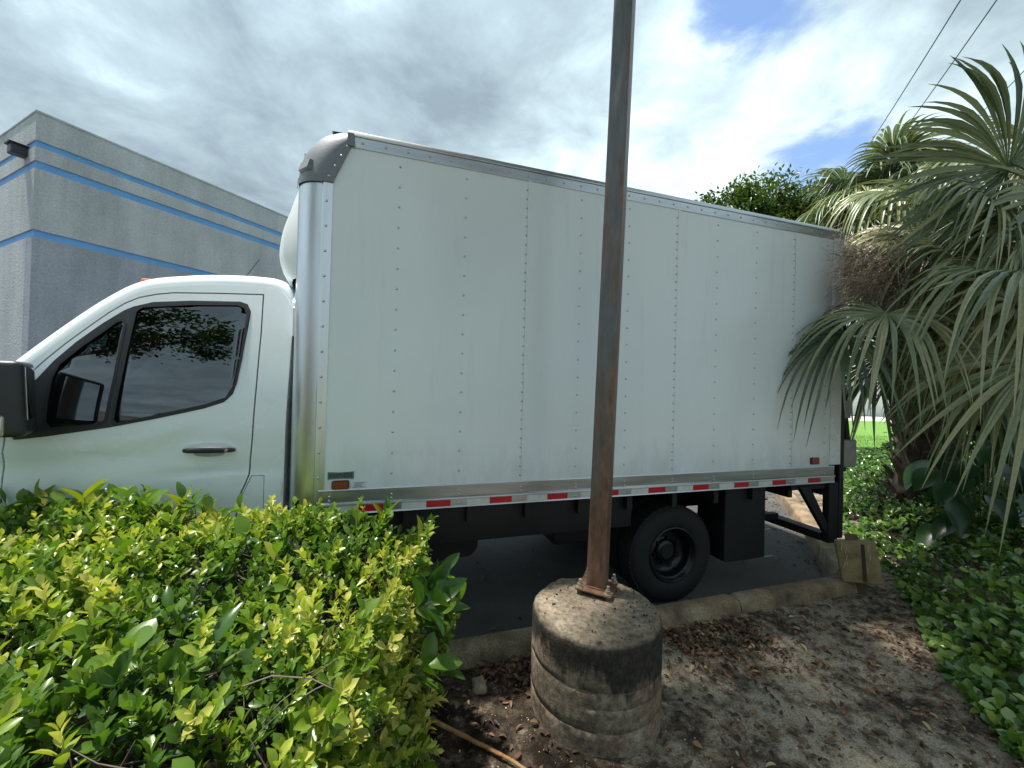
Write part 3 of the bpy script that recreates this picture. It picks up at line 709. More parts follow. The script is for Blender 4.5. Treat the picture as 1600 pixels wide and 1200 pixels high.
def wheel(u, v0, wdt, dish, far=False):
    """tyre from v0 to v0+wdt; rim dished towards the centre"""
    r = 0.386; c = (u, v0, r); s = -1 if far else 1
    prof = [(0.215, 0.02), (0.235, 0.004), (0.28, -0.006), (0.335, 0.0), (0.362, 0.012), (0.378, 0.030), (0.385, 0.055), (0.386, wdt/2), (0.385, wdt-0.055), (0.378, wdt-0.03), (0.362, wdt-0.012), (0.335, wdt), (0.28, wdt+0.006), (0.235, wdt-0.004), (0.215, wdt-0.02)]
    ty = pyobj('wheel', *lathe([(a, b*s) for a, b in prof], 48, 'Y', c), 'black rubber', truck, 50)
    grooves = Acc()
    for k in range(72):                                        # tread blocks
        w = 2*math.pi*k/72
        for b0, b1 in ((0.03, 0.085), (0.092, 0.128), (0.135, 0.19)):
            b0 *= wdt/0.22; b1 *= wdt/0.22
            Vq = []
            for rr in (0.378, 0.3925):
                for ww, bb_ in ((w-0.034, b0), (w+0.034, b0), (w+0.034, b1), (w-0.034, b1)):
                    Vq.append((u+rr*math.cos(ww), v0+bb_*s, r+rr*math.sin(ww)))
            grooves.add(Vq, [(0, 1, 2, 3), (4, 5, 6, 7), (0, 1, 5, 4), (1, 2, 6, 5), (2, 3, 7, 6), (3, 0, 4, 7)])
    g = grooves.obj('tread', 'black rubber', ty); g['kind'] = 'stuff'
    d = dish
    pr = [(0.218, 0.018), (0.222, 0.006), (0.214, 0.002), (0.204, 0.012), (0.200, 0.030), (0.188, 0.038), (0.184, 0.060), (0.180, d*0.8), (0.165, d), (0.110, d+0.012), (0.095, d+0.004), (0.088, d-0.02), (0.075, d-0.03), (0.0, d-0.034)]
    rim = pyobj('rim', *lathe([(a, b*s) for a, b in pr], 40, 'Y', c), 'rim black', ty, 45)
    A = Acc()
    for k in range(6):
        w = 2*math.pi*(k+0.3)/6; x, z = u+0.105*math.cos(w), r+0.105*math.sin(w)
        A.tube([(x, v0+(d+0.01)*s, z), (x, v0+(d-0.018)*s, z)], 0.0115, 6)
    A.obj('lug_nuts', 'rim black', rim)['kind'] = 'stuff'
    B = Acc()
    for k in range(8):                                          # hand holes, dark ovals pressed in the disc
        w = 2*math.pi*(k+0.5)/8
        pts = [(u+0.142*math.cos(w)+0.020*math.cos(q)*math.cos(w)-0.026*math.sin(q)*math.sin(w), v0+(d-0.001)*s+0.004*s*0, r+0.142*math.sin(w)+0.020*math.cos(q)*math.sin(w)+0.026*math.sin(q)*math.cos(w)) for q in np.linspace(0, 2*math.pi, 11)[:-1]]
        B.add(pts, [tuple(range(10))])
    B.obj('hand_holes', 'dark gap', rim)['kind'] = 'stuff'
    return ty
wheel(2.57, 0.125, 0.215, 0.115); wheel(2.57, 0.375, 0.215, 0.02)
wheel(2.57, W-0.125, 0.215, 0.115, True); wheel(2.57, W-0.375, 0.215, 0.02, True)
wheel(-1.75, 0.14, 0.22, 0.05); wheel(-1.75, W-0.14, 0.22, 0.05, True)
boxo('pump_box', (3.06, 0.10, 0.285), (3.50, 0.42, 0.926), 'chassis black', truck, 0.008, 1)
boxo('mud_flap', (3.48, W-0.70, 0.235), (3.492, W-0.09, 0.93), 'black rubber', truck)
br_ = Acc(); br_.tube([(3.50, 0.16, 0.50), (3.62, 0.16, 0.50)], 0.006, 6); br_.tube([(3.50, 0.16, 0.26), (3.66, 0.16, 0.26)], 0.006, 6); br_.tube([(3.502, 0.16, 0.50), (3.502, 0.16, 0.26)], 0.006, 6); br_.obj('flap_bracket', 'grey steel', truck)
# rear step frame and lift-gate runners
rf = boxo('bumper_frame', (4.12, 0.0, 0.385), (4.235, 0.06, 0.926), 'chassis black', truck, 0.004, 1)
ds = Acc(); ds.add(*prism_uz([(3.78, 0.90), (3.90, 0.90), (4.16, 0.50), (4.16, 0.40)], 0.012, 0.05)); ds.box((3.70, 0.03, 0.87), (4.11, 0.05, 0.925)); ds.obj('brace', 'chassis black', rf)
rf2 = boxo('bumper_frame', (4.12, W-0.06, 0.385), (4.235, W, 0.926), 'chassis black', truck, 0.004, 1)
boxo('step_bar', (4.10, 0.062, 0.39), (4.22, W-0.062, 0.46), 'chassis black', truck, 0.005, 1)
boxo('hitch_post', (3.72, 0.45, 0.52), (3.82, 0.53, 0.92), 'chassis black', truck)
boxo('hitch_post', (3.72, 1.66, 0.52), (3.82, 1.74, 0.92), 'chassis black', truck)
boxo('hitch_bar', (3.73, 0.532, 0.47), (3.81, 1.658, 0.54), 'chassis black', truck)
boxo('hitch_bar', (3.74, 0.46, 0.455), (4.10, 0.52, 0.515), 'chassis black', truck)
boxo('lift_runner', (4.245, 0.0, 0.42), (4.30, 0.09, 2.45), 'chassis black', truck, 0.004, 1)
boxo('lift_runner', (4.245, W-0.09, 0.42), (4.30, W, 2.45), 'chassis black', truck, 0.004, 1)
boxo('lift_platform', (4.50, 0.14, 0.98), (4.56, W-0.14, 1.78), 'chassis black', truck, 0.01, 1)
boxo('lift_bracket', (4.305, 0.02, 1.05), (4.50, 0.06, 1.30), 'grey steel', truck, 0.01, 1)
boxo('lift_bracket', (4.305, W-0.06, 1.05), (4.50, W-0.02, 1.30), 'grey steel', truck, 0.01, 1)
boxo('lift_switch_box', (4.305, 0.0, 1.50), (4.38, 0.05, 1.66), 'grey steel', truck, 0.006, 1)
tubeo('lift_arm', [(4.31, 0.10, 1.75), (4.42, 0.10, 1.60), (4.47, 0.10, 1.3), (4.42, 0.10, 1.1)], 0.035, 'chassis black', truck, 8)

# --- cab
def vs(z):
    t = max(0.0, (z-1.40)/0.85); b = 0.12+0.17*t**1.4
    if z < 1.0: b -= 0.012*math.sin(min(1, (1.0-z)/0.35)*math.pi/2)
    return b
def side_skin(name, outer, holes, mat, parent, off=0.0, thick=0.012, mirror=False, smooth=30, crease=True):
    """flat (u,z) polygon with holes, cut into strips and laid on the curved cab side"""
    loops = [[Vector((p[0], p[1], 0)) for p in outer]]+[[Vector((p[0], p[1], 0)) for p in h] for h in holes]
    flat = [v for l in loops for v in l]; tri = tessellate_polygon(loops)
    bm = bmesh.new(); vv = [bm.verts.new((v.x, 0, v.y)) for v in flat]
    for t in tri:
        try: bm.faces.new([vv[i] for i in t])
        except ValueError: pass
    for z in np.arange(0.35, 2.4, 0.04):
        bmesh.ops.bisect_plane(bm, geom=list(bm.verts)+list(bm.edges)+list(bm.faces), plane_co=(0, 0, z), plane_no=(0, 0, 1))
    # pressed body line below the windows
    for u in np.arange(-2.7, -0.15, 0.06):
        bmesh.ops.bisect_plane(bm, geom=list(bm.verts)+list(bm.edges)+list(bm.faces), plane_co=(u, 0, 0), plane_no=(1, 0, 0))
    bmesh.ops.remove_doubles(bm, verts=bm.verts, dist=1e-5)
    for v in bm.verts:
        u, z = v.co.x, v.co.z; y = vs(z)+off
        if crease:
            zc = 1.31+0.06*max(0, (u+1.49)/0.5)**1.0*0.5+0.30*max(0, (u+0.98)/0.5)**1.6
            fd = min(1, max(0, (-0.56-u)/0.30)); y += fd*(-0.008*math.exp(-((z-zc+0.005)/0.030)**2)+0.008*math.exp(-((z-zc+0.070)/0.05)**2))
            zl = 1.175+0.05*(u+0.7)
            y += 0.008*math.exp(-((z-zl)/0.018)**2)*min(1, max(0, (u+1.0)/0.3))
        v.co.y = y
    bmesh.ops.recalc_face_normals(bm, faces=bm.faces)
    if bm.faces and sum(f.normal.y*f.calc_area() for f in bm.faces) > 0: bmesh.ops.reverse_faces(bm, faces=bm.faces)
    r = bmesh.ops.extrude_face_region(bm, geom=list(bm.faces))
    for g in r['geom']:
        if isinstance(g, bmesh.types.BMVert): g.co.y += thick if True else 0
    if mirror:
        for v in bm.verts: v.co.y = W-v.co.y
    return bmobj(name, bm, mat, parent, smooth)
# outline of the cab, rear bottom -> roof -> windscreen -> bonnet -> nose
roofline = smooth_poly([(-0.235, 2.20), (-0.262, 2.300), (-0.335, 2.358), (-0.478, 2.368), (-0.716, 2.352), (-0.938, 2.312), (-1.030, 2.283), (-1.100, 2.243), (-1.170, 2.182), (-1.250, 2.100), (-1.37, 1.960), (-1.50, 1.80), (-1.66, 1.60), (-1.80, 1.435), (-1.95, 1.375), (-2.25, 1.27), (-2.52, 1.12), (-2.66, 0.98), (-2.72, 0.80), (-2.74, 0.55), (-2.70, 0.38)], 3)
def loft_pt(i, s, inset=0.085, lift=0.0):
    """point on the cab skin: i index along the roofline, s in 0..1 across (0 near side, 1 far side)"""
    n = len(roofline); p = np.array(roofline[i]); q0 = np.array(roofline[max(0, i-1)]); q1 = np.array(roofline[min(n-1, i+1)])
    t = (q1-q0)/np.linalg.norm(q1-q0); nin = np.array((-t[1], t[0]))           # inward (down/back)
    if nin[1] > 0 and abs(nin[1]) > abs(nin[0]): nin = -nin
    if p[0] < -2.6 and nin[0] < 0: nin = -nin
    if p[0] > -0.40: nin = np.array((-0.12, -1.0))/1.007
    f = 2*min(s, 1-s); rr = 0.10
    wd = W/2
    if f < 0.30:
        a = math.pi/2*f/0.30
        uz = p+nin*inset*(1-math.sin(a)); y = vs(min(2.3, p[1]-0.05))+rr*(1-math.cos(a))
        lift2 = lift
    else:
        g = (f-0.30)/0.70; y0 = vs(min(2.3, p[1]-0.05))+rr
        y = y0+(wd-y0)*g; uz = p-nin*0.035*math.sin(g*math.pi/2); lift2 = lift
    uz = uz-nin*lift2
    if s > 0.5: y = W-y
    return (uz[0], y, uz[1])
def loft(name, i0, i1, s0, s1, ns, mat, parent, lift=0.0, flip=False):
    V = []; F = []; ss = np.linspace(s0, s1, ns+1); m = ns+1
    for i in range(i0, i1+1):
        for s in ss: V.append(loft_pt(i, float(s), lift=lift))
    for i in range(i1-i0):
        for k in range(ns): F.append((i*m+k, i*m+k+1, (i+1)*m+k+1, (i+1)*m+k))
    return pyobj(name, V, F, mat, parent, 50)
nR = len(roofline)
shell = loft('cab_roof_and_bonnet', 0, nR-1, 0.0, 1.0, 40, 'white paint', truck)
ia = min(range(nR), key=lambda i: abs(roofline[i][0]+1.10)); ib = min(range(nR), key=lambda i: abs(roofline[i][0]+1.78))
loft('windscreen', ia+1, ib-1, 0.13, 0.87, 24, 'tinted glass', truck, lift=0.006)
edge = [loft_pt(i, 0.0) for i in range(nR)]
out_side = [(-0.238, 2.02)]+[(e[0], e[2]+0.004) for e in edge]
arch = [(-1.75+0.47*math.cos(a), 0.386+0.47*math.sin(a)) for a in np.linspace(math.pi, 0, 17)]
outer = out_side+[(-2.68, 0.386)]+[a for a in arch]+[(-1.20, 0.386), (-1.20, 0.34), (-0.235, 0.34)]
door_o = [(-1.43, 1.692), (-1.369, 1.784), (-1.305, 1.870), (-1.215, 1.979), (-1.145, 2.061), (-1.084, 2.120), (-1.026, 2.160), (-0.947, 2.188), (-0.872, 2.205), (-0.652, 2.224), (-0.407, 2.240), (-0.396, 1.992), (-0.394, 1.681), (-0.396, 1.384), (-0.408, 1.154), (-0.426, 1.100), (-0.453, 1.035), (-0.465, 0.90), (-0.47, 0.60), (-0.49, 0.46), (-1.28, 0.46), (-1.36, 0.72), (-1.45, 0.90), (-1.485, 1.077), (-1.484, 1.22), (-1.481, 1.364), (-1.470, 1.60)]
def inset_poly(P, d):
    """offset a polygon inwards by d"""
    n = len(P); area = sum(P[i][0]*P[(i+1) % n][1]-P[(i+1) % n][0]*P[i][1] for i in range(n)); sg = 1 if area > 0 else -1
    out = []
    for i in range(n):
        a = np.array(P[i-1]); b = np.array(P[i]); c = np.array(P[(i+1) % n])
        e1 = (b-a)/max(1e-9, np.linalg.norm(b-a)); e2 = (c-b)/max(1e-9, np.linalg.norm(c-b))
        n1 = np.array((-e1[1], e1[0]))*sg; n2 = np.array((-e2[1], e2[0]))*sg; m = n1+n2
        m = m/max(0.6, np.dot(m, m)/2) if np.linalg.norm(m) > 1e-6 else n1
        out.append(tuple(b+m*d))
    return out
win_o = [(-1.425, 1.625), (-1.38, 1.687), (-1.331, 1.776), (-1.255, 1.883), (-1.163, 1.990), (-1.077, 2.076), (-1.037, 2.102), (-0.953, 2.136), (-0.772, 2.161), (-0.53, 2.178), (-0.489, 2.165), (-0.467, 2.120), (-0.471, 2.026), (-0.482, 1.868), (-0.496, 1.697), (-0.512, 1.622), (-0.552, 1.574), (-0.642, 1.537), (-0.874, 1.476), (-1.065, 1.432), (-1.196, 1.409), (-1.323, 1.387), (-1.44, 1.372), (-1.452, 1.40), (-1.448, 1.50)]
quarter = [(-1.300, 1.436), (-1.318, 1.460), (-1.322, 1.557), (-1.318, 1.689), (-1.300, 1.757), (-1.223, 1.857), (-1.141, 1.948), (-1.098, 2.000), (-1.078, 2.010), (-1.068, 1.995), (-1.073, 1.697), (-1.087, 1.475), (-1.105, 1.452)]
mainp = [(-1.016, 2.072), (-0.993, 2.096), (-0.769, 2.131), (-0.538, 2.150), (-0.504, 2.135), (-0.488, 2.096), (-0.498, 1.829), (-0.513, 1.678), (-0.548, 1.602), (-0.644, 1.562), (-0.876, 1.500), (-1.031, 1.460), (-1.041, 1.475), (-1.028, 1.733)]
mainp = inset_poly(mainp, -0.007); quarter = inset_poly(quarter, -0.006)
fl = [(-0.400, 1.150), (-0.333, 1.150), (-0.330, 0.905), (-0.452, 0.905), (-0.446, 1.035), (-0.420, 1.100)]
for mir in (False, True):
    cs_ = side_skin('cab_side', outer, [door_o, fl], 'white paint', truck, 0.0, 0.014, mir)
    side_skin('gap_backing', inset_poly(door_o, -0.03), [inset_poly(door_o, 0.03)], 'dark gap', cs_, 0.018, 0.01, mir, False, crease=False)
    side_skin('filler_flap', inset_poly(fl, 0.0035), [], 'white paint', cs_, 0.001, 0.012, mir)
    side_skin('flap_backing', inset_poly(fl, -0.01), [], 'dark gap', cs_, 0.019, 0.004, mir, False, crease=False)
    dr = side_skin('door', inset_poly(door_o, 0.0075), [inset_poly(win_o, -0.001)], 'white paint', truck, 0.0, 0.020, mir)
    side_skin('window_frame', inset_poly(win_o, 0.0005), [quarter, mainp], 'black plastic', dr, -0.004, 0.022, mir, crease=False)
    side_skin('window_seal', inset_poly(mainp, -0.009), [inset_poly(mainp, 0.004)], 'seal rubber', dr, -0.0065, 0.004, mir, crease=False)
    side_skin('window_seal', inset_poly(quarter, -0.008), [inset_poly(quarter, 0.004)], 'seal rubber', dr, -0.0065, 0.004, mir, crease=False)
    side_skin('window_pane', inset_poly(mainp, -0.004), [], 'tinted glass', dr, 0.004, 0.004, mir, True, crease=False)
    side_skin('quarter_pane', inset_poly(quarter, -0.004), [], 'tinted glass', dr, 0.004, 0.004, mir, True, crease=False)
    if not mir:
        # handle: plate with the recess shade as a grey oval, grip and lock
        y0 = vs(1.3)
        hr = [(-0.730+0.127+0.127*math.cos(a), 1.306+0.042*math.sin(a)*(1.0 if math.sin(a) > 0 else 0.9)) for a in np.linspace(0, 2*math.pi, 25)[:-1]]
        hd = pyobj('door_handle', *prism_uz(hr, y0-0.010, y0-0.001), 'white paint', dr, 40)
        shade_oval = [(-0.605+0.075*math.cos(a), 1.283+0.016*math.sin(a)) for a in np.linspace(0, 2*math.pi, 17)[:-1]]
        pyobj('handle_recess_shade', *prism_uz(shade_oval, y0-0.0115, y0-0.0102), 'grey steel', hd)  # flat grey oval: the shade of the hollow is put into its colour
        gp = Acc(); V, F = [], []
        for i, t in enumerate(np.linspace(0, 1, 13)):
            u = -0.728+0.248*t; bow = 0.030*math.sin(math.pi*min(1, max(0, t)))**0.6; zz = 1.303+0.006*math.sin(math.pi*t); hh = 0.017*(0.55+0.45*math.sin(math.pi*t)**0.5)
            for k in range(8):
                w = 2*math.pi*k/8; V.append((u, y0-0.012-bow+0.009*math.cos(w), zz+hh*math.sin(w)))
        for i in range(12):
            for k in range(8): F.append((i*8+k, i*8+(k+1) % 8, (i+1)*8+(k+1) % 8, (i+1)*8+k))
        F += [tuple(range(8)), tuple(96+k for k in range(8))]
        gp.add(V, F); gp.obj('grip', 'black plastic', hd, 50)
        tubeo('door_lock', [(-0.515, y0-0.040, 1.304), (-0.515, y0-0.046, 1.304)], 0.008, 'grey steel', hd, 10)
# rear wall of the cab, with a vent grille at the corner
Vb = [(e[0]+0.0, 0, 0) for e in ()]
rw = [(vs(z), z) for z in np.linspace(0.5, 2.2, 14)]+[(0.34, 2.29), (0.6, 2.355), (1.1, 2.39)]
rw = rw+[(W-a, b) for a, b in rw[::-1]]
pyobj('cab_rear_wall', *(lambda q: ([(-0.245, a, b) for a, b in q]+[(-0.232, a, b) for a, b in q], [tuple(range(len(q))), tuple(range(len(q), 2*len(q)))]+[(i, (i+1) % len(q), len(q)+(i+1) % len(q), len(q)+i) for i in range(len(q))]))(rw), 'white paint', truck)
vg = boxo('vent_grille', (-0.228, 0.20, 1.98), (-0.215, 0.32, 2.16), 'white plastic', truck, 0.003, 1)
for k in range(6): boxo('slat', (-0.2145, 0.21, 1.995+0.027*k), (-0.205, 0.31, 2.008+0.027*k), 'grey steel', vg)
# interior
boxo('cab_floor', (-1.9, 0.2, 0.62), (-0.26, W-0.2, 0.66), 'dash plastic', truck)
pyobj('dashboard', *prism_uz(smooth_poly([(-1.80, 1.36), (-1.45, 1.40), (-1.30, 1.36), (-1.26, 1.2), (-1.32, 1.0), (-1.5, 0.8), (-1.8, 0.8)], 3), 0.20, W-0.20), 'dash plastic', truck, 40)
for vc in (0.55, 1.30, 1.70):
    st = boxo('seat', (-0.98, vc-0.24, 0.90), (-0.50, vc+0.24, 1.08), 'seat cloth', truck, 0.05, 3)
    bm = bmesh.new(); bbox(bm, (-0.06, vc-0.23, 0), (0.06, vc+0.23, 0.66), 0.05, 3)
    for v in bm.verts: v.co.x += -0.50+v.co.z*0.20; v.co.z += 1.06
    bmobj('backrest', bm, 'seat cloth', st, 40)
    bm = bmesh.new(); bbox(bm, (-0.40, vc-0.13, 1.70), (-0.31, vc+0.13, 1.90), 0.035, 3); bmobj('headrest', bm, 'seat cloth', st, 40)
sw = [(-1.20+0.10*math.sin(a)*0.9, 0.55+0.19*math.cos(a), 1.30+0.17*math.sin(a)) for a in np.linspace(0, 2*math.pi, 25)]
stw = tubeo('steering_wheel', sw, 0.014, 'black plastic', truck, 8); 
sp_ = Acc(); sp_.tube([(-1.21, 0.37, 1.30), (-1.235, 0.55, 1.29), (-1.21, 0.73, 1.30)], 0.016, 6); sp_.tube([(-1.235, 0.55, 1.30), (-1.40, 0.55, 1.18)], 0.03, 8); sp_.obj('spokes', 'black plastic', stw)
# side mirrors
def mirror_unit(far):
    s = (lambda v: v) if not far else (lambda v: W-v)
    bm = bmesh.new(); bbox(bm, (-1.60, -0.185, 1.415), (-1.382, 0.055, 1.755), 0.045, 4)
    for v in bm.verts:
        t = (v.co.x+1.60)/0.218
        k = 0.78+0.22*min(1, max(0, t)); zc = 1.585
        v.co.z = zc+(v.co.z-zc)*k; v.co.y = -0.06+(v.co.y+0.06)*k; v.co.x += 0.055*(1.59-v.co.z)
        v.co.y = s(v.co.y)
    mr = bmobj('side_mirror', bm, 'black plastic', truck, 50)
    bm = bmesh.new(); bbox(bm, (-1.388, -0.188, 1.412), (-1.292, 0.058, 1.762), 0.030, 3)
    for v in bm.verts: v.co.x += 0.055*(1.59-v.co.z); v.co.y = s(v.co.y)
    bmobj('mirror_shroud', bm, 'black plastic', mr, 50)
    bm = bmesh.new(); bbox(bm, (-1.2935, -0.15, 1.49), (-1.2895, 0.02, 1.735))
    for v in bm.verts: v.co.x += 0.055*(1.59-v.co.z); v.co.y = s(v.co.y)
    bmobj('mirror_glass', bm, 'mirror glass', mr)
    bm = bmesh.new(); bbox(bm, (-1.480, -0.203, 1.418), (-1.345, -0.090, 1.515), 0.018, 3)
    for v in bm.verts: v.co.y = s(v.co.y)
    bmobj('turn_signal', bm, 'chrome lens', mr, 50)
    bm = bmesh.new(); bbox(bm, (-1.455, -0.209, 1.452), (-1.375, -0.12, 1.482), 0.008, 2)
    for v in bm.verts: v.co.y = s(v.co.y)
    bmobj('bulb', bm, 'amber lens', mr, 50)
    A = Acc(); A.tube([(-1.42, s(-0.02), 1.45), (-1.42, s(0.14), 1.42)], 0.035, 10); A.obj('mirror_arm', 'black plastic', mr, 50)
    ctr = Vector((-1.42, s(-0.05), 0)); Mr = Matrix.Translation(ctr) @ Matrix.Rotation(R(24)*(-1 if far else 1), 4, 'Z') @ Matrix.Translation(-ctr)
    for q in [mr]+list(mr.children):
        if not q.name.startswith('mirror_arm'): q.data.transform(Mr)
mirror_unit(False); mirror_unit(True)
# roof marker lamps, antenna, door-line trim, bumper, grille, headlamps
def on_roof(u, s):
    i = min(range(nR), key=lambda k: abs(roofline[k][0]-u) if roofline[k][1] > 1.4 else 9); return Vector(loft_pt(i, s))
for s in (0.20, 0.42, 0.50, 0.58, 0.80):
    c = on_roof(-1.055, s); bm = bmesh.new(); bbox(bm, (c.x-0.05, c.y-0.045, c.z-0.012), (c.x+0.06, c.y+0.045, c.z+0.028), 0.015, 3)
    bmobj('roof_marker_lamp', bm, 'orange lens', truck, 50)
c = on_roof(-0.80, 0.45); tubeo('antenna', [c, c+Vector((0.035, 0, 0.05)), c+Vector((0.165, 0, 0.27))], [0.006, 0.004, 0.0035], 'black plastic', truck, 6)
pyobj('front_bumper', *prism_uz([(-2.78, 0.36), (-2.80, 0.62), (-2.74, 0.66), (-2.30, 0.60), (-2.28, 0.36)], 0.13, W-0.13), 'black plastic', truck)
boxo('grille', (-2.755, 0.55, 0.72), (-2.715, W-0.55, 0.98), 'black plastic', truck, 0.01, 1)
for v in (0.20, W-0.50): boxo('headlamp', (-2.72, v, 0.76), (-2.52, v+0.30, 0.98), 'chrome lens', truck, 0.05, 3)
# ------------------------------------------------------------------ concrete pedestal, steel post, marker board, rock, stick
def mat_concrete():
    m = new_mat('stained concrete'); N, Lk = nodes_of(m.node_tree)
    tc = N('ShaderNodeTexCoord')
    def nz(s, d, r=0.6, sc=(1, 1, 1)):
        mp = N('ShaderNodeMapping'); mp.inputs['Scale'].default_value = sc; Lk(tc.outputs['Object'], mp.inputs[0])
        n = N('ShaderNodeTexNoise', ins={'Scale': s, 'Detail': d, 'Roughness': r}); Lk(mp.outputs[0], n.inputs['Vector']); return n.outputs['Fac']
    base = N('ShaderNodeValToRGB'); Lk(nz(3.2, 9, 0.65), base.inputs[0])
    ramp_set(base, [(0.30, (0.105, 0.082, 0.058)), (0.45, (0.22, 0.175, 0.128)), (0.58, (0.31, 0.255, 0.19)), (0.72, (0.42, 0.36, 0.28))])
    rust = N('ShaderNodeValToRGB'); Lk(nz(2.6, 6, 0.6, (1, 1, 0.5)), rust.inputs[0]); ramp_set(rust, [(0.54, g3(0)), (0.70, g3(0.7))])
    m1 = N('ShaderNodeMix', data_type='RGBA'); Lk(rust.outputs[0], m1.inputs['Factor']); Lk(base.outputs[0], m1.inputs['A']); m1.inputs['B'].default_value = (0.20, 0.10, 0.052, 1)
    # black algae running down from the rim in tongues
    sp = N('ShaderNodeSeparateXYZ'); Lk(tc.outputs['Object'], sp.inputs[0])
    st = nz(4.5, 8, 0.7, (1, 1, 0.22))
    h = N('ShaderNodeMapRange'); Lk(sp.outputs['Z'], h.inputs[0]); h.inputs[1].default_value = 0.20; h.inputs[2].default_value = 0.52; h.inputs[3].default_value = -0.22; h.inputs[4].default_value = 0.20
    ad = N('ShaderNodeMath', operation='ADD'); Lk(st, ad.inputs[0]); Lk(h.outputs[0], ad.inputs[1])
    al = N('ShaderNodeValToRGB'); Lk(ad.outputs[0], al.inputs[0]); ramp_set(al, [(0.48, g3(0)), (0.56, g3(0.92))])
    geo = N('ShaderNodeNewGeometry'); sg = N('ShaderNodeSeparateXYZ'); Lk(geo.outputs['Normal'], sg.inputs[0])
    side = N('ShaderNodeMapRange'); Lk(sg.outputs['Z'], side.inputs[0]); side.inputs[1].default_value = 0.75; side.inputs[2].default_value = 0.35
    am = N('ShaderNodeMath', operation='MULTIPLY'); Lk(al.outputs[0], am.inputs[0]); Lk(side.outputs[0], am.inputs[1])
    m2 = N('ShaderNodeMix', data_type='RGBA'); Lk(am.outputs[0], m2.inputs['Factor']); Lk(m1.outputs['Result'], m2.inputs['A']); m2.inputs['B'].default_value = (0.034, 0.031, 0.027, 1)
    # lichen speckle
    li = N('ShaderNodeValToRGB'); Lk(nz(38, 5, 0.7), li.inputs[0]); ramp_set(li, [(0.35, g3(0.45)), (0.55, g3(1.0)), (0.72, g3(1.5))])
    m3 = N('ShaderNodeMix', data_type='RGBA', blend_type='MULTIPLY'); m3.inputs['Factor'].default_value = 1; Lk(m2.outputs['Result'], m3.inputs['A']); Lk(li.outputs[0], m3.inputs['B'])
    p = N('ShaderNodeBsdfPrincipled'); p.inputs['Roughness'].default_value = 0.93; p.inputs['Specular IOR Level'].default_value = 0.25; Lk(m3.outputs['Result'], p.inputs['Base Color'])
    b = N('ShaderNodeBump'); b.inputs['Strength'].default_value = 0.9; b.inputs['Distance'].default_value = 0.010; Lk(nz(75, 6, 0.7), b.inputs['Height']); Lk(b.outputs[0], p.inputs['Normal'])
    o = N('ShaderNodeOutputMaterial'); Lk(p.outputs[0], o.inputs[0])
mat_concrete()
def mat_post():
    m = new_mat('rusty steel'); N, Lk = nodes_of(m.node_tree); tc = N('ShaderNodeTexCoord')
    def nz(s, d, sc):
        mp = N('ShaderNodeMapping'); mp.inputs['Scale'].default_value = sc; Lk(tc.outputs['Object'], mp.inputs[0])
        n = N('ShaderNodeTexNoise', ins={'Scale': s, 'Detail': d, 'Roughness': 0.65}); Lk(mp.outputs[0], n.inputs['Vector']); return n.outputs['Fac']
    st = N('ShaderNodeValToRGB'); Lk(nz(7, 6, (3, 3, 0.4)), st.inputs[0]); ramp_set(st, [(0.3, (0.095, 0.100, 0.108)), (0.5, (0.135, 0.140, 0.148)), (0.7, (0.180, 0.185, 0.190))])
    ru = N('ShaderNodeValToRGB'); Lk(nz(16, 6, (2, 2, 0.6)), ru.inputs[0]); ramp_set(ru, [(0.3, (0.10, 0.048, 0.030)), (0.55, (0.215, 0.115, 0.070)), (0.75, (0.31, 0.19, 0.12))])
    sp = N('ShaderNodeSeparateXYZ'); Lk(tc.outputs['Object'], sp.inputs[0])
    h = N('ShaderNodeMapRange'); Lk(sp.outputs['Z'], h.inputs[0]); h.inputs[1].default_value = 0.0; h.inputs[2].default_value = 2.4; h.inputs[3].default_value = 0.20; h.inputs[4].default_value = 0.02
    ad = N('ShaderNodeMath', operation='ADD'); Lk(nz(2.2, 9, (5, 5, 0.42)), ad.inputs[0]); Lk(h.outputs[0], ad.inputs[1])
    f = N('ShaderNodeValToRGB'); Lk(ad.outputs[0], f.inputs[0]); ramp_set(f, [(0.50, g3(0)), (0.66, g3(0.9))])
    mx = N('ShaderNodeMix', data_type='RGBA'); Lk(f.outputs[0], mx.inputs['Factor']); Lk(st.outputs[0], mx.inputs['A']); Lk(ru.outputs[0], mx.inputs['B'])
    p = N('ShaderNodeBsdfPrincipled'); Lk(mx.outputs['Result'], p.inputs['Base Color']); p.inputs['Metallic'].default_value = 0.25; p.inputs['Roughness'].default_value = 0.48
    b = N('ShaderNodeBump'); b.inputs['Strength'].default_value = 0.2; b.inputs['Distance'].default_value = 0.004; Lk(nz(90, 5, (1, 1, 1)), b.inputs['Height']); Lk(b.outputs[0], p.inputs['Normal'])
    o = N('ShaderNodeOutputMaterial'); Lk(p.outputs[0], o.inputs[0])
mat_post()
basic('rust plate', (0.13, 0.065, 0.04), 0.75, metal=0.1, scale=14, bump=0.35, bscale=120, stops=[(0.3, (0.055, 0.026, 0.016)), (0.55, (0.135, 0.066, 0.038)), (0.75, (0.20, 0.115, 0.07))])
basic('zinc bolt', (0.40, 0.37, 0.29), 0.45, metal=0.6, vary=0.3, scale=60)
PED = (0.475, 2.115); PR = 0.332; PT = 0.555
ped = empty('concrete_pedestal', (PED[0], PED[1], 0)); tag(ped, 'stained round concrete footing carrying the steel post', 'footing')
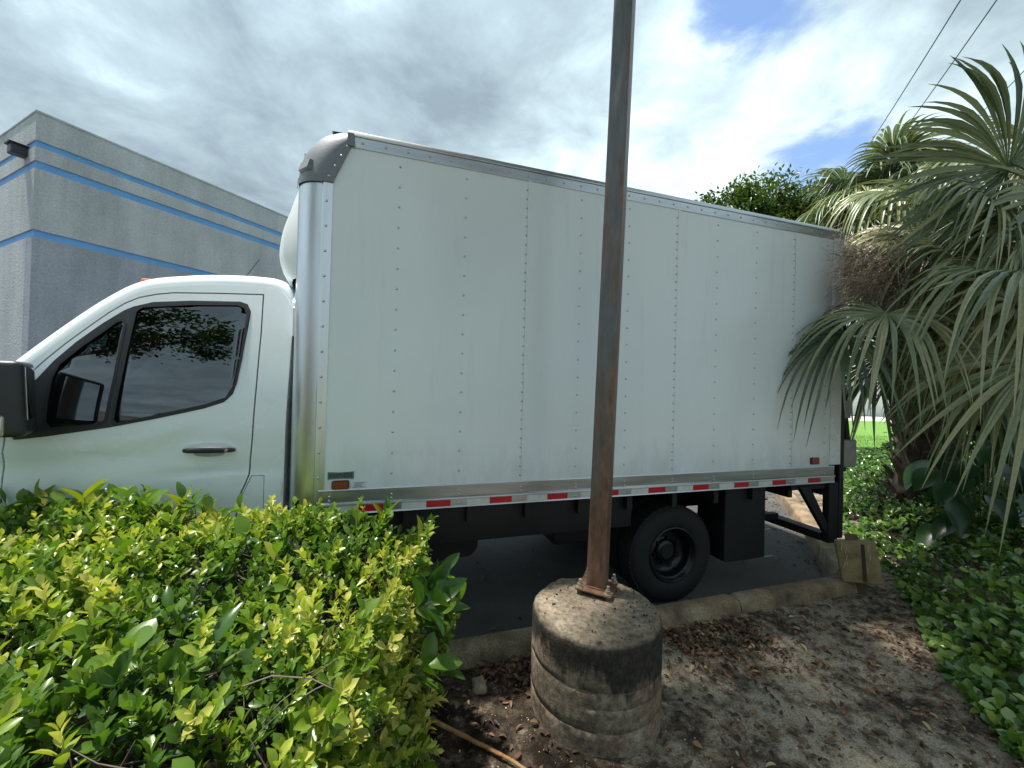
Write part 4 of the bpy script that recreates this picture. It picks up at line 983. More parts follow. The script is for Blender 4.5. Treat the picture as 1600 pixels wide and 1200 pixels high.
def pedestal():
    n = 96; hs = [-0.05, 0.0, 0.04, 0.08, 0.12, 0.157, 0.16, 0.163, 0.20, 0.24, 0.262, 0.265, 0.268, 0.30, 0.337, 0.34, 0.343, 0.37, 0.41, 0.45, 0.48, 0.505, 0.52, 0.535, 0.545, 0.552]
    V = []; F = []
    for h in hs:
        for k in range(n):
            w = 2*math.pi*k/n; r = PR
            if h in (0.16, 0.265, 0.34) and (h != 0.265 or w > 4.4): r -= 0.0034+0.002*fbm(w*3, h*9, 2)               # joints of the card form
            if h in (0.157, 0.343): r += 0.0012
            dw = abs((w-R(262)+math.pi) % (2*math.pi)-math.pi)
            if dw < 0.035: r -= 0.004                              # vertical seam
            if h > 0.52: r -= 0.016*((h-0.52)/0.03)**2.0
            c, s = math.cos(w), math.sin(w)
            r += 0.004*fbm(c*2.5, s*2.5, 1)+0.0022*fbm(c*11, s*11, h*14)+(0.007*fbm(c*7, s*7, 3.0) if h > 0.48 else 0)
            if h < 0.02: r += 0.008
            V.append((r*c, r*s, h+(0.008*fbm(c*3, s*3, 9) if h > 0.5 else 0)))
    rings = len(hs)
    for q in (0.90, 0.8, 0.66, 0.5, 0.33, 0.16):
        for k in range(n):
            w = 2*math.pi*k/n; r = (PR-0.018)*q/0.92; x, y = r*math.cos(w), r*math.sin(w)
            V.append((x, y, PT+0.006*fbm(x*9, y*9, 2)+0.004*fbm(x*32, y*32, 4)+0.010*(1-q)))
    for i in range(rings+5):
        for k in range(n): F.append((i*n+k, i*n+(k+1) % n, (i+1)*n+(k+1) % n, (i+1)*n+k))
    V.append((0, 0, PT+0.01)); c0 = len(V)-1; b = (rings+5)*n
    for k in range(n): F.append((b+k, b+(k+1) % n, c0))
    me = bpy.data.meshes.new('footing'); me.from_pydata(V, [], F); me.update(); 
    o = link_mesh('footing', me, 'stained concrete', ped, 60)
    gr = Acc()
    for k in range(60):                                         # loose grit on top
        a = random.uniform(0, 6.28); r = PR*0.92*math.sqrt(random.random()); s = random.uniform(0.002, 0.005)
        x, y = r*math.cos(a), r*math.sin(a); gr.box((x-s, y-s*0.7, PT+0.004), (x+s, y+s*0.7, PT+0.010+s), s*0.3)
    g = gr.obj('grit', 'stained concrete', ped); g['kind'] = 'stuff'
pedestal()
post = tag(empty('steel_post', (0.512, 2.262, PT), R(-26)), 'tall rust-streaked square steel post bolted to the round concrete footing', 'post')
post.rotation_euler = (0, R(1.35), R(-26))
bm = bmesh.new(); bbox(bm, (-0.052, -0.052, 0.040), (0.052, 0.052, 5.6), 0.010, 3)
bmobj('tube', bm, 'rusty steel', post, 40)
bm = bmesh.new(); bbox(bm, (-0.100, -0.100, 0.028), (0.100, 0.100, 0.0395), 0.003, 1); bmobj('base_plate', bm, 'rust plate', post, 30)
wl = Acc()
for a, b in (((-0.05, -0.054), (0.05, -0.054)), ((0.054, -0.05), (0.054, 0.05)), ((0.05, 0.054), (-0.05, 0.054)), ((-0.054, 0.05), (-0.054, -0.05))):
    wl.tube([(a[0], a[1], 0.041), ((a[0]+b[0])/2, (a[1]+b[1])/2, 0.043), (b[0], b[1], 0.041)], 0.006, 6)
wl.obj('weld', 'rust plate', post, True)
for sx in (-1, 1):
    for sy in (-1, 1):
        x, y = 0.078*sx, 0.078*sy
        bo = tubeo('anchor_bolt', [(x, y, -0.04), (x, y, 0.030), (x, y, 0.084)], 0.0085, 'zinc bolt', post, 12)
        w = Acc(); w.tube([(x, y, 0.0395), (x, y, 0.0435)], 0.021, 16); w.obj('washer', 'zinc bolt', bo, 30)
        nn = Acc(); nn.tube([(x, y, 0.0437), (x, y, 0.0615)], 0.0155, 6); nn.obj('nut', 'zinc bolt', bo)
        ln = Acc(); ln.tube([(x, y, 0.010), (x, y, 0.0278)], 0.0155, 6); ln.obj('levelling_nut', 'rust plate', bo)

basic('yellowed plastic', (0.30, 0.235, 0.11), 0.75, scale=8, bump=0.5, bscale=50, stops=[(0.3, (0.13, 0.098, 0.045)), (0.5, (0.265, 0.20, 0.095)), (0.75, (0.36, 0.29, 0.165))], detail=8)
basic('pale scuff', (0.50, 0.46, 0.36), 0.8)
basic('old wood', (0.16, 0.11, 0.07), 0.85, vary=0.4, scale=9, bump=0.6, bscale=40, stretch=(6, 6, 0.6))
basic('dark slot', (0.05, 0.036, 0.018), 0.9)
mb = tag(empty('marker_board', (2.95, 3.27, 0.03), R(-30)), 'weathered yellow rectangular marker board leaning on a short stake at the kerb corner', 'marker board')
MBM = Matrix.Rotation(R(-6), 4, 'X') @ Matrix.Rotation(R(-9), 4, 'Y')
bm = bmesh.new(); bbox(bm, (-0.135, -0.018, 0.13), (0.135, 0.030, 0.47), 0.016, 3, MBM)
bd = bmobj('board', bm, 'yellowed plastic', mb, 40)
bm = bmesh.new(); bbox(bm, (-0.012, -0.0225, 0.15), (0.012, -0.0183, 0.445), 0.0, 1, MBM @ Matrix.Rotation(R(6), 4, 'Y')); bmobj('slot', bm, 'dark slot', bd)
A = Acc()
for k in range(16):
    x = random.uniform(-0.11, 0.11); z = random.uniform(0.17, 0.43); L = random.uniform(0.03, 0.07); a = R(14)
    if abs(x) < 0.03: continue
    q = [MBM @ Vector((x+sx*0.0016+t*math.sin(a), -0.0188, z+t*math.cos(a))) for sx, t in ((-1, 0), (1, 0), (1, L), (-1, L))]; q2 = [v+Vector((0, 0.0012, 0)) for v in q]
    A.add(q+q2, [(0, 1, 2, 3), (7, 6, 5, 4), (0, 1, 5, 4), (1, 2, 6, 5), (2, 3, 7, 6), (3, 0, 4, 7)])
A.obj('scuff_marks', 'pale scuff', bd)
bm = bmesh.new(); bbox(bm, (-0.05, 0.078, -0.05), (0.035, 0.115, 0.50), 0.004, 1, Matrix.Rotation(R(-9), 4, 'Y')); bmobj('stake', bm, 'old wood', mb, 30)

basic('coral rock', (0.32, 0.27, 0.19), 0.95, vary=0.45, scale=25, bump=1.0, bscale=60)
def rock(name, loc, size, seed, mat, label, cat):
    bm = bmesh.new(); bmesh.ops.create_icosphere(bm, subdivisions=3, radius=1.0)
    for v in bm.verts:
        k = 1+0.35*fbm(v.co.x*1.3+seed, v.co.y*1.3, v.co.z*1.3)+0.16*fbm(v.co.x*4+seed, v.co.y*4, v.co.z*4)
        v.co = Vector((v.co.x*size[0]*k, v.co.y*size[1]*k, v.co.z*size[2]*k))
    o = bmobj(name, bm, mat, None, 50); o.location = loc; return tag(o, label, cat)
rock('coral_stone', (-0.135, 2.17, 0.075), (0.042, 0.036, 0.046), 3.0, 'coral rock', 'small pitted pale stone beside the dry leaves left of the footing', 'stone')
basic('peeled stick', (0.40, 0.22, 0.085), 0.7, scale=12, bump=0.5, bscale=60, stops=[(0.30, (0.13, 0.06, 0.022)), (0.48, (0.36, 0.18, 0.06)), (0.68, (0.50, 0.32, 0.15)), (0.85, (0.62, 0.52, 0.38))], detail=7)
sp = [(-0.55, 2.03, 0.085), (-0.40, 1.96, 0.082), (-0.20, 1.865, 0.078), (-0.02, 1.780, 0.072), (0.10, 1.715, 0.066), (0.20, 1.66, 0.062)]
sp = smooth_poly(sp, 5)
st = tubeo('fallen_stick', [(x, y, z+0.003*fbm(x*20, y*20)) for x, y, z in sp], [0.0125-0.007*i/len(sp)+0.0015*fbm(i*0.9, 3) for i in range(len(sp))], 'peeled stick', None, 10)
tag(st, 'orange-brown peeled stick lying on the soil between hedge and footing', 'stick')
# ------------------------------------------------------------------ planting
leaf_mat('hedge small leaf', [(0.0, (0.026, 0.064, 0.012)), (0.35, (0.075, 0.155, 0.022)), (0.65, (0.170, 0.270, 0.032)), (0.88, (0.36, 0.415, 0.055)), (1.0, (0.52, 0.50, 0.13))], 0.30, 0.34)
leaf_mat('hedge large leaf', [(0.0, (0.024, 0.070, 0.014)), (0.4, (0.060, 0.145, 0.020)), (0.8, (0.150, 0.250, 0.026)), (0.93, (0.26, 0.28, 0.03)), (1.0, (0.40, 0.20, 0.07))], 0.28, 0.36)
leaf_mat('glossy shrub leaf', [(0.0, (0.034, 0.085, 0.022)), (0.5, (0.090, 0.190, 0.036)), (0.85, (0.200, 0.310, 0.050)), (1.0, (0.30, 0.38, 0.07))], 0.20, 0.25, spec=0.7)
leaf_mat('dark broad leaf', [(0.0, (0.016, 0.050, 0.018)), (1.0, (0.040, 0.105, 0.034))], 0.30, 0.20, spec=0.6)
leaf_mat('tree leaf', [(0.0, (0.018, 0.042, 0.012)), (0.6, (0.042, 0.085, 0.020)), (1.0, (0.095, 0.140, 0.034))], 0.40, 0.28)
leaf_mat('palm leaf', [(0.0, (0.050, 0.088, 0.054)), (0.4, (0.125, 0.172, 0.098)), (0.75, (0.255, 0.290, 0.165)), (1.0, (0.44, 0.43, 0.26))], 0.34, 0.22, spec=0.6, tint=(1.2, 1.25, 0.6))
leaf_mat('dry leaf', [(0.0, (0.030, 0.020, 0.014)), (0.3, (0.100, 0.058, 0.037)), (0.6, (0.205, 0.112, 0.068)), (0.85, (0.35, 0.205, 0.105)), (1.0, (0.52, 0.41, 0.24))], 0.65, 0.10, tint=(1.2, 0.9, 0.5))
basic('hedge twig', (0.13, 0.105, 0.08), 0.85, vary=0.4, scale=30)
basic('bark', (0.13, 0.105, 0.08), 0.9, vary=0.4, scale=10, bump=0.9, bscale=30, stretch=(3, 3, 0.6))
basic('palm boot', (0.065, 0.047, 0.033), 0.9, vary=0.5, scale=14, bump=0.8, bscale=50, stretch=(2, 2, 0.5))
basic('dead stalk', (0.36, 0.28, 0.23), 0.85, vary=0.4, scale=12)
basic('petiole', (0.14, 0.16, 0.07), 0.5, vary=0.3, scale=12)
basic('orange stub', (0.42, 0.21, 0.04), 0.7, vary=0.3, scale=20)

# ---- the hedge in front of the cab
HX0, HX1, HY0, HY1 = -5.2, -0.44, 0.30, 2.08
def kerb_y(x): return KB.y+(x-KB.x)*kd1.y/kd1.x
def hedge_top(x, y):
    t = 0.955+0.065*fbm(x*1.3, y*1.3, 7.0)+0.055*fbm(x*4, y*4, 2.0)
    t -= 0.10*math.exp(-(((x+0.95)/0.35)**2+((y-1.35)/0.30)**2))       # thin, twiggy dip
    e = min(1, max(0, (HX1+0.06-x)/0.48)); t -= 0.22*(1-e)**2
    return t
hedge = tag(empty('clipped_hedge', (-1.6, 1.2, 0.04)), 'yellow-green clipped hedge with some large wild leaves, in front of the cab', 'hedge')
def in_parent(o): o.matrix_parent_inverse = Matrix.Translation((-1.6, -1.2, -0.04)).inverted() if False else Matrix.Translation((1.6, -1.2, -0.04)); return o
def hedge_points(n):
    """points and normals on the hedge's skin, thicker where the photograph looks"""
    P = []; Nn = []
    while len(P) < n:
        k = random.random()
        if k < 0.74:                                           # top
            x = HX1-abs(random.random())**0.9*(3.1) if random.random() < 0.86 else random.uniform(HX0, HX1)
            y = random.uniform(HY0, HY1+0.04*math.sin(x*5)); 
            if y < 0.55 and random.random() < 0.6: continue
            if y > kerb_y(x)-0.05+0.40: continue
            z = hedge_top(x, y); nn = Vector((fbm(x*3, y*3, 11)*0.7, fbm(x*3, y*3, 14)*0.7, 1))
        elif k < 0.94:                                         # right end
            y = random.uniform(HY0, HY1); z = random.uniform(0.08, 0.96); bul = 0.10*fbm(y*3, z*3, 4)+0.05*math.sin(z*3.1)
            x = HX1+bul-0.02; nn = Vector((1, 0.1*fbm(y*3, z*3, 1), 0.35+0.5*z))
        else:                                                  # back and front faces
            x = random.uniform(HX0, HX1); z = random.uniform(0.2, 0.95); bk = random.random() < 0.6
            y = (HY1 if bk else HY0)+0.05*fbm(x*3, z*3, 6); nn = Vector((0, 1 if bk else -1, 0.5))
        P.append((x, y, z)); Nn.append(nn.normalized())
    return np.array(P), np.array([tuple(v) for v in Nn])
def sprigs(acc, P, Nn, tm, nl, L0, L1, wr, slen, bright, tilt=0.55, depth=None):
    """shoots with leaves spiralling up to the tip"""
    n = len(P); sd_ = norm(Nn+rand_unit(n)*tilt+np.array((0, 0, 0.35)))
    sl = slen*rng.uniform(0.6, 1.3, n)
    if depth is not None: P = P-Nn*depth[:, None]
    a = norm(np.cross(sd_, rand_unit(n))); b = np.cross(sd_, a); ph = rng.uniform(0, 6.28, n)
    base = rng.normal(bright, 0.16, n)
    patch = np.array([fbm(p[0]*1.7, p[1]*1.7, 21.0) for p in P])
    base = base+patch*0.42
    for k in range(nl):
        t = k/(nl-1); w = ph+k*2.4
        rad = a*np.cos(w)[:, None]+b*np.sin(w)[:, None]
        op = 1.05-0.75*t                                        # tip leaves stand up
        d = sd_*math.cos(op)+rad*math.sin(op)+rng.normal(0, 0.10, (n, 3))
        pos = P+sd_*(sl*(t*0.9-0.35))[:, None]
        ln = rng.uniform(L0, L1, n)*(0.75+0.35*math.sin(math.pi*(0.2+0.7*t)))
        nr = sd_*math.sin(op)-rad*math.cos(op)+0.0
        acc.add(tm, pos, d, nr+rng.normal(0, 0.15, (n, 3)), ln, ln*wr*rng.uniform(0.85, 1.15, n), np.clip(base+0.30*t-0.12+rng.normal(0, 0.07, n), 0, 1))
    return sd_, sl
small = leaf_template(3, 0.22, 0.32, 'obovate')
acc = Leaves()
P, Nn = hedge_points(3100); sprigs(acc, P, Nn, small, 10, 0.026, 0.050, 0.50, 0.075, 0.46)
P, Nn = hedge_points(900); P = P+Nn*rng.uniform(0.0, 0.085, (900, 1)); sprigs(acc, P, Nn, small, 12, 0.026, 0.050, 0.48, 0.115, 0.66, 0.8)      # new growth standing proud
med = leaf_template(3, 0.20, 0.30, 'obovate')
P, Nn = hedge_points(760); P = P-Nn*rng.uniform(-0.04, 0.04, (760, 1)); sprigs(acc, P, Nn, med, 6, 0.046, 0.076, 0.52, 0.08, 0.30, 0.8)        # older, broader leaves
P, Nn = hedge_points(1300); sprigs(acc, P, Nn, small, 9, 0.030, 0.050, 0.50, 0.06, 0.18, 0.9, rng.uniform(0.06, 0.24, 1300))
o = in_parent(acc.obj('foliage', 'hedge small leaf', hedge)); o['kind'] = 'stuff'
P, Nn = hedge_points(2600); ins_ = P-Nn*rng.uniform(0.10, 0.38, 2600)[:, None]+rng.normal(0, 0.07, (2600, 3)); ins_[:, 2] = np.maximum(ins_[:, 2], 0.05)
V1, Q1 = twig_arrays(ins_, P+rng.normal(0, 0.04, P.shape), 0.0032, 0.0012, 0.12)
nst = 90; sx = rng.uniform(-3.6, -0.5, nst); sy = rng.uniform(0.7, 1.9, nst); b0 = np.stack([sx, sy, np.full(nst, 0.03)], 1); b1 = b0+np.stack([rng.normal(0, 0.18, nst), rng.normal(0, 0.15, nst), rng.uniform(0.5, 0.8, nst)], 1)
V2, Q2 = twig_arrays(b0, b1, 0.010, 0.004, 0.10)
# bare twigs showing in the dip
P3 = np.array([(random.gauss(-0.85, 0.38), random.gauss(1.35, 0.32), 0) for _ in range(420)])
P3[:, 0] = np.minimum(P3[:, 0], -0.42)
P3[:, 2] = [hedge_top(x, y)-random.uniform(0.0, 0.14) for x, y, _ in P3]; dd = norm(rng.normal(0, 1, (420, 3))*np.array((1, 1, 0.45))); 
V3, Q3 = twig_arrays(P3-dd*0.08, P3+dd*rng.uniform(0.04, 0.16, (420, 1)), 0.0024, 0.0010, 0.10)
tw = npmesh('twigs', np.concatenate([V1, V2, V3]), [np.concatenate([Q1, Q2+len(V1), Q3+len(V1)+len(V2)])], 'hedge twig', hedge); in_parent(tw); tw['kind'] = 'stuff'

# large leaves: each a leaf of its own
def leaf_mesh(name, shape, fold, curl, wr, rv, mat, st=6):
    V, Q, T = leaf_template(st, fold, curl, shape); V = V.copy(); V[:, 1] *= wr
    for i in range(len(V)): V[i, 2] += 0.035*math.sin(V[i, 0]*7+rv*9)*abs(V[i, 1])*2
    me = bpy.data.meshes.new(name); me.from_pydata([tuple(v) for v in V], [], [tuple(int(i) for i in q) for q in Q]+[tuple(int(i) for i in t) for t in T])
    at = me.attributes.new('rnd', 'FLOAT', 'POINT'); at.data.foreach_set('value', np.full(len(V), rv, np.float32))
    me.materials.append(MATS[mat]); me.polygons.foreach_set('use_smooth', [True]*len(me.polygons)); me.update(); return me
def leaf_obj(me, pos, d, nrm, size, parent, name='leaf'):
    d = Vector(d).normalized(); nrm = Vector(nrm); y = nrm.cross(d)
    if y.length < 1e-4: y = Vector((0, 1, 0.1)).cross(d)
    y.normalize(); z = d.cross(y)
    o = bpy.data.objects.new(name, me); col.objects.link(o)
    M = Matrix(((d.x, y.x, z.x, 0), (d.y, y.y, z.y, 0), (d.z, y.z, z.z, 0), (0, 0, 0, 1)))
    M = Matrix.Translation(pos) @ M @ Matrix.Scale(size, 4)
    if parent: o.parent = parent; o.matrix_local = (Matrix.Translation(parent.location)).inverted() @ M
    else: o.matrix_world = M
    return o
big = [leaf_mesh('leaf', s, f, c, w, r, 'hedge large leaf') for s, f, c, w, r in (('obovate', 0.22, 0.22, 0.50, 0.70), ('oval', 0.30, 0.35, 0.44, 0.45), ('obovate', 0.18, 0.12, 0.56, 0.82), ('oval', 0.25, 0.5, 0.42, 0.22), ('oval', 0.35, 0.2, 0.40, 0.90), ('oval', 0.5, 0.6, 0.40, 1.0), ('obovate', 0.15, 0.3, 0.60, 0.58))]
def shoot(base, up, n, L, opens, pick, stem=0.10):
    up = Vector(up).normalized(); base = Vector(base); a = up.orthogonal().normalized(); b = up.cross(a); ph = random.uniform(0, 6.28)
    tubeo('stem', [base-up*stem, base-up*stem*0.4+a*0.004, base+up*stem*0.55], [0.0030, 0.0026, 0.0014], 'hedge twig', hedge, 5).matrix_parent_inverse = Matrix.Translation((1.6, -1.2, -0.04))
    for k in range(n):
        t = k/max(1, n-1); w = ph+k*2.4+random.uniform(-0.3, 0.3); rad = a*math.cos(w)+b*math.sin(w); op = opens*(1.15-0.65*t)+random.uniform(-0.15, 0.15)
        d = up*math.cos(op)+rad*math.sin(op); d.z -= 0.08
        leaf_obj(big[random.choice(pick)], base+up*stem*(t*0.9-0.4), d, up*math.sin(op)-rad*math.cos(op)+Vector((random.uniform(-.3, .3), random.uniform(-.3, .3), 0.2)), L*random.uniform(0.75, 1.2), hedge)
G = [0, 1, 2, 6, 4]; D = [1, 3, 6, 0]
shoots = []
for x in np.linspace(-3.02, -1.34, 24):             # wild shoots along the back of the top
    y = min(HY1-0.04, kerb_y(x)+0.25)+random.uniform(-0.12, 0.04); z = hedge_top(x, y)+random.uniform(0.01, 0.07)
    shoots.append(((x, y, z), (random.uniform(-.3, .3), random.uniform(-.5, .1), 1), random.randint(4, 6), random.uniform(0.09, 0.125), 0.85, G, 0.11))
shoots += [((-1.66, 2.02, 1.03), (0.1, -0.1, 1), 6, 0.12, 0.7, G, 0.13), ((-0.64, 2.02, 0.97), (0.25, 0, 1), 6, 0.125, 0.55, G, 0.13), ((-0.46, 1.92, 0.90), (0.55, 0.1, 0.9), 7, 0.13, 0.7, [0, 2, 4, 6], 0.13), ((-0.76, 2.0, 1.0), (0.0, 0, 1), 3, 0.115, 0.35, [0, 2], 0.10)]
for x, y in ((-1.30, 1.78), (-1.12, 1.70), (-1.45, 1.52), (-1.95, 1.55), (-2.20, 1.72), (-1.75, 1.30), (-1.15, 1.12), (-1.35, 0.98), (-0.98, 1.02), (-1.55, 1.12), (-2.5, 1.75), (-0.95, 1.62), (-1.04, 1.25), (-0.80, 1.10)):
    shoots.append(((x, y, hedge_top(x, y)+random.uniform(0.0, 0.05)), (random.uniform(-.4, .4), random.uniform(-.5, .2), 1), random.randint(4, 6), random.uniform(0.07, 0.10), 1.0, G+D, 0.08))
for y, z, L in ((1.75, 0.80, 0.15), (1.62, 0.74, 0.16), (1.55, 0.84, 0.15), (1.85, 0.62, 0.13), (1.48, 0.62, 0.14), (1.90, 0.78, 0.12), (1.70, 0.45, 0.12), (1.40, 0.40, 0.11), (1.88, 0.35, 0.11)):   # dark, long leaves at the right end
    shoots.append(((HX1+0.10+random.uniform(-0.05, 0.04), y, z), (0.75, random.uniform(-.6, .1), 0.55), random.randint(5, 6), L, 0.85, D, 0.12))
for s in shoots: shoot(*s)

# ---- glossy shrubs along the right side of the bed
shrub_edge = [(2.30, 1.05), (2.42, 1.75), (2.52, 2.10), (2.84, 2.60), (3.25, 3.15), (3.75, 3.95), (4.05, 4.70), (4.6, 5.6), (5.5, 7.0), (6.2, 8.0)]
shrub_edge = smooth_poly(shrub_edge, 5)
def edge_x(y):
    for a, b in zip(shrub_edge[:-1], shrub_edge[1:]):
        if a[1] <= y <= b[1]: return a[0]+(b[0]-a[0])*(y-a[1])/(b[1]-a[1])
    return 9e9
def shrub_top(x, y):
    d = x-edge_x(y); return 0.06+0.46*(1-math.exp(-max(0, d)*2.8))+0.26*min(1, max(0, d-0.35))+0.06*fbm(x*2.2, y*2.2, 4)+0.06*fbm(x*5, y*5, 9)
shr = tag(empty('glossy_shrub', (3.6, 2.6, 0.04)), 'low glossy round-leaved shrub bed along the right of the bare soil', 'shrub')
rl = leaf_template(3, 0.16, 0.22, 'obovate'); acc = Leaves(); pts = []; nr_ = []
while len(pts) < 3600:
    y = 1.0+7.0*random.random()**1.25; e = edge_x(y); x = e+random.random()**1.3*min(3.0, 0.9+0.5*y)-0.03
    z = max(0.07, shrub_top(x, y)-0.10*random.random()**2); pts.append((x, y, z)); nr_.append((-0.5*math.exp(-(x-e)*2), -0.25, 1))
pts = np.array(pts); nr_ = norm(np.array(nr_, float))
n = len(pts); sd_ = norm(nr_+rand_unit(n)*0.5)
for k in range(6):
    w = rng.uniform(0, 6.28, n); a = norm(np.cross(sd_, rand_unit(n))); op = rng.uniform(0.5, 1.25, n)
    d = sd_*np.cos(op)[:, None]+a*np.sin(op)[:, None]; nm = sd_*np.sin(op)[:, None]-a*np.cos(op)[:, None]
    ln = rng.uniform(0.044, 0.078, n)
    acc.add(rl, pts+sd_*(0.07*(k/5-0.6)), d, nm+rng.normal(0, .15, (n, 3)), ln, ln*rng.uniform(0.55, 0.7, n), np.clip(rng.normal(0.42, 0.22, n)+0.05*k-0.06*(pts[:, 1]-2.5), 0, 1))
o = acc.obj('foliage', 'glossy shrub leaf', shr); o.matrix_parent_inverse = Matrix.Translation((-3.6, -2.6, -0.04)); o['kind'] = 'stuff'
n = 1400; ii = rng.integers(0, len(pts), n); q0 = pts[ii]*np.array((1, 1, 0.1))+np.stack([rng.uniform(0, .25, n), rng.normal(0, .12, n), np.full(n, 0.05)], 1)
Vt, Qt = twig_arrays(q0, pts[ii], 0.004, 0.0015, 0.12)
o = npmesh('twigs', Vt, [Qt], 'hedge twig', shr); o.matrix_parent_inverse = Matrix.Translation((-3.6, -2.6, -0.04)); o['kind'] = 'stuff'
gl = [leaf_mesh('leaf', 'obovate', 0.16, c, w, r, 'glossy shrub leaf', 4) for c, w, r in ((0.2, 0.62, 0.75), (0.35, 0.55, 0.5), (0.1, 0.68, 0.9), (0.3, 0.6, 0.3))]
cnt = 0
while cnt < 230:
    y = random.uniform(1.25, 2.9); e = edge_x(y); x = e+random.random()**1.4*0.9-0.04
    if x > 1.32*y+0.05: continue
    z = max(0.08, shrub_top(x, y)+random.uniform(-0.02, 0.05))
    up = Vector((-0.5*math.exp(-(x-e)*2)+random.uniform(-.5, .5), -0.3+random.uniform(-.5, .5), 1)).normalized(); a = up.orthogonal(); a.rotate(Matrix.Rotation(random.uniform(0, 6.28), 3, up)); op = random.uniform(0.6, 1.3)
    leaf_obj(random.choice(gl), (x, y, z), up*math.cos(op)+a*math.sin(op), up*math.sin(op)-a*math.cos(op), random.uniform(0.055, 0.082), shr); cnt += 1

# ---- dark broad-leaved shrub in front of the palm
bsh = tag(empty('broad_leaf_shrub', (4.55, 3.75, 0.05)), 'dark shrub with large drooping leaves below the palm at the right edge', 'shrub')
bl = [leaf_mesh('leaf', 'oval', 0.22, c, w, r, 'dark broad leaf', 8) for c, w, r in ((0.5, 0.52, 0.3), (0.7, 0.46, 0.7), (0.35, 0.58, 1.0), (0.6, 0.5, 0.1))]
for k in range(80):
    a = random.uniform(0, 6.28); r = random.random()**0.6*1.15; z = 0.40+1.05*random.random()
    top = Vector((4.75+r*math.cos(a)*0.9, 3.85+r*math.sin(a)*0.8, z))
    if top.x < 1.00*top.y+0.12: continue
    rt = Vector((4.75+0.2*math.cos(a), 3.9+0.2*math.sin(a), 0.05))
    out = Vector((math.cos(a), math.sin(a), 0)); mid = (rt+top)*0.5+Vector((0, 0, 0.2))
    s_ = tubeo('stem', smooth_poly([rt, mid, top], 4), 0.006, 'petiole', bsh, 5); s_.matrix_parent_inverse = Matrix.Translation((-4.55, -3.75, -0.05))
    leaf_obj(random.choice(bl), top, out*0.9+Vector((random.uniform(-.5, .5), random.uniform(-.7, .2), -0.35)), Vector((random.uniform(-.3, .3), -0.3, 1)), random.uniform(0.26, 0.42), bsh)

# ---- fan palms
def frond_arrays(hub, start, axis, nrm, L, nseg=46, spread=R(140), droop=0.5, rv=0.5, wide=0.85):
    hub = np.array(hub, float); axis = norm(np.array(axis, float)); nrm = np.array(nrm, float); nrm = norm(nrm-axis*np.dot(nrm, axis)); side = np.cross(nrm, axis)
    ts = np.array([0, 0.16, 0.32, 0.45, 0.56, 0.67, 0.78, 0.90, 1.0]); nt = len(ts)
    V = []; Q = []; Rr = []; o = 0
    dth = 2*spread/nseg
    for i in range(nseg):
        a = -spread+dth*(i+0.5)+random.uniform(-0.03, 0.03); d = axis*math.cos(a)+side*math.sin(a)
        Li = L*(0.72+0.28*math.cos(a*0.75))*random.uniform(0.88, 1.08); ac = np.cross(nrm, d)
        dr = droop*random.uniform(0.6, 1.4); bw = random.uniform(-0.08, 0.08); rs = np.clip(rv+random.gauss(0, 0.16), 0, 1)
        sw_ = random.uniform(-0.10, 0.10)
        for t in ts:
            c = hub+d*Li*t-nrm*(0.16*Li*t*t*0.4)+ac*(bw*Li*t*t)+nrm*(0.05*Li*math.sin(t*3.1))
            k = max(0, t-0.30); c = c+np.array((0, 0, -1))*dr*Li*k*k*1.25-d*(dr*Li*k*k*0.42)+ac*sw_*k*k*Li
            fuse = Li*t*math.tan(dth/2)*1.04
            tip = 0.021*wide*L*(1-t)**0.75*1.9 if t > 0.40 else 9
            w = max(0.0008, min(fuse, tip)); fo = 0.62*w
            V += [c+ac*w+nrm*fo, c-nrm*fo*0.4, c-ac*w+nrm*fo]; Rr += [rs+0.12*t]*3
        for j in range(nt-1):
            b = o+j*3; Q += [(b, b+1, b+4, b+3), (b+1, b+2, b+5, b+4)]
        o += nt*3
    return np.array(V), np.array(Q), np.clip(np.array(Rr), 0, 1)
def frond(parent, hub, start, axis, nrm, L, mat='palm leaf', name='frond', **kw):
    V, Q, r = frond_arrays(hub, start, axis, nrm, L, **kw); pl = np.array(parent.location)
    f = npmesh(name, V-pl, [Q], mat, parent, r, True)
    s = Vector(start); h = Vector(hub); mid = (s+h)*0.5+Vector((0, 0, 0.18*(h-s).length)); 
    path = [tuple(Vector(p)-Vector(parent.location)) for p in smooth_poly([s, mid, h], 5)]
    tubeo('petiole', path, [0.022-0.012*i/10 for i in range(11)], 'petiole', f, 6)
    return f
def px(x, y, depth):
    """a point at a depth along a direction of view (used to survey positions from the photograph)"""
    X = (x-800)/620; Y = -(y-600)/620; c, s = math.cos(R(1.5)), math.sin(R(1.5)); xr = c*X-s*Y; yr = s*X+c*Y
    cp, sp_ = math.cos(R(0.5)), math.sin(R(0.5)); return Vector((xr, cp-sp_*yr, sp_+cp*yr))*depth+Vector((0, 0, 1.70))
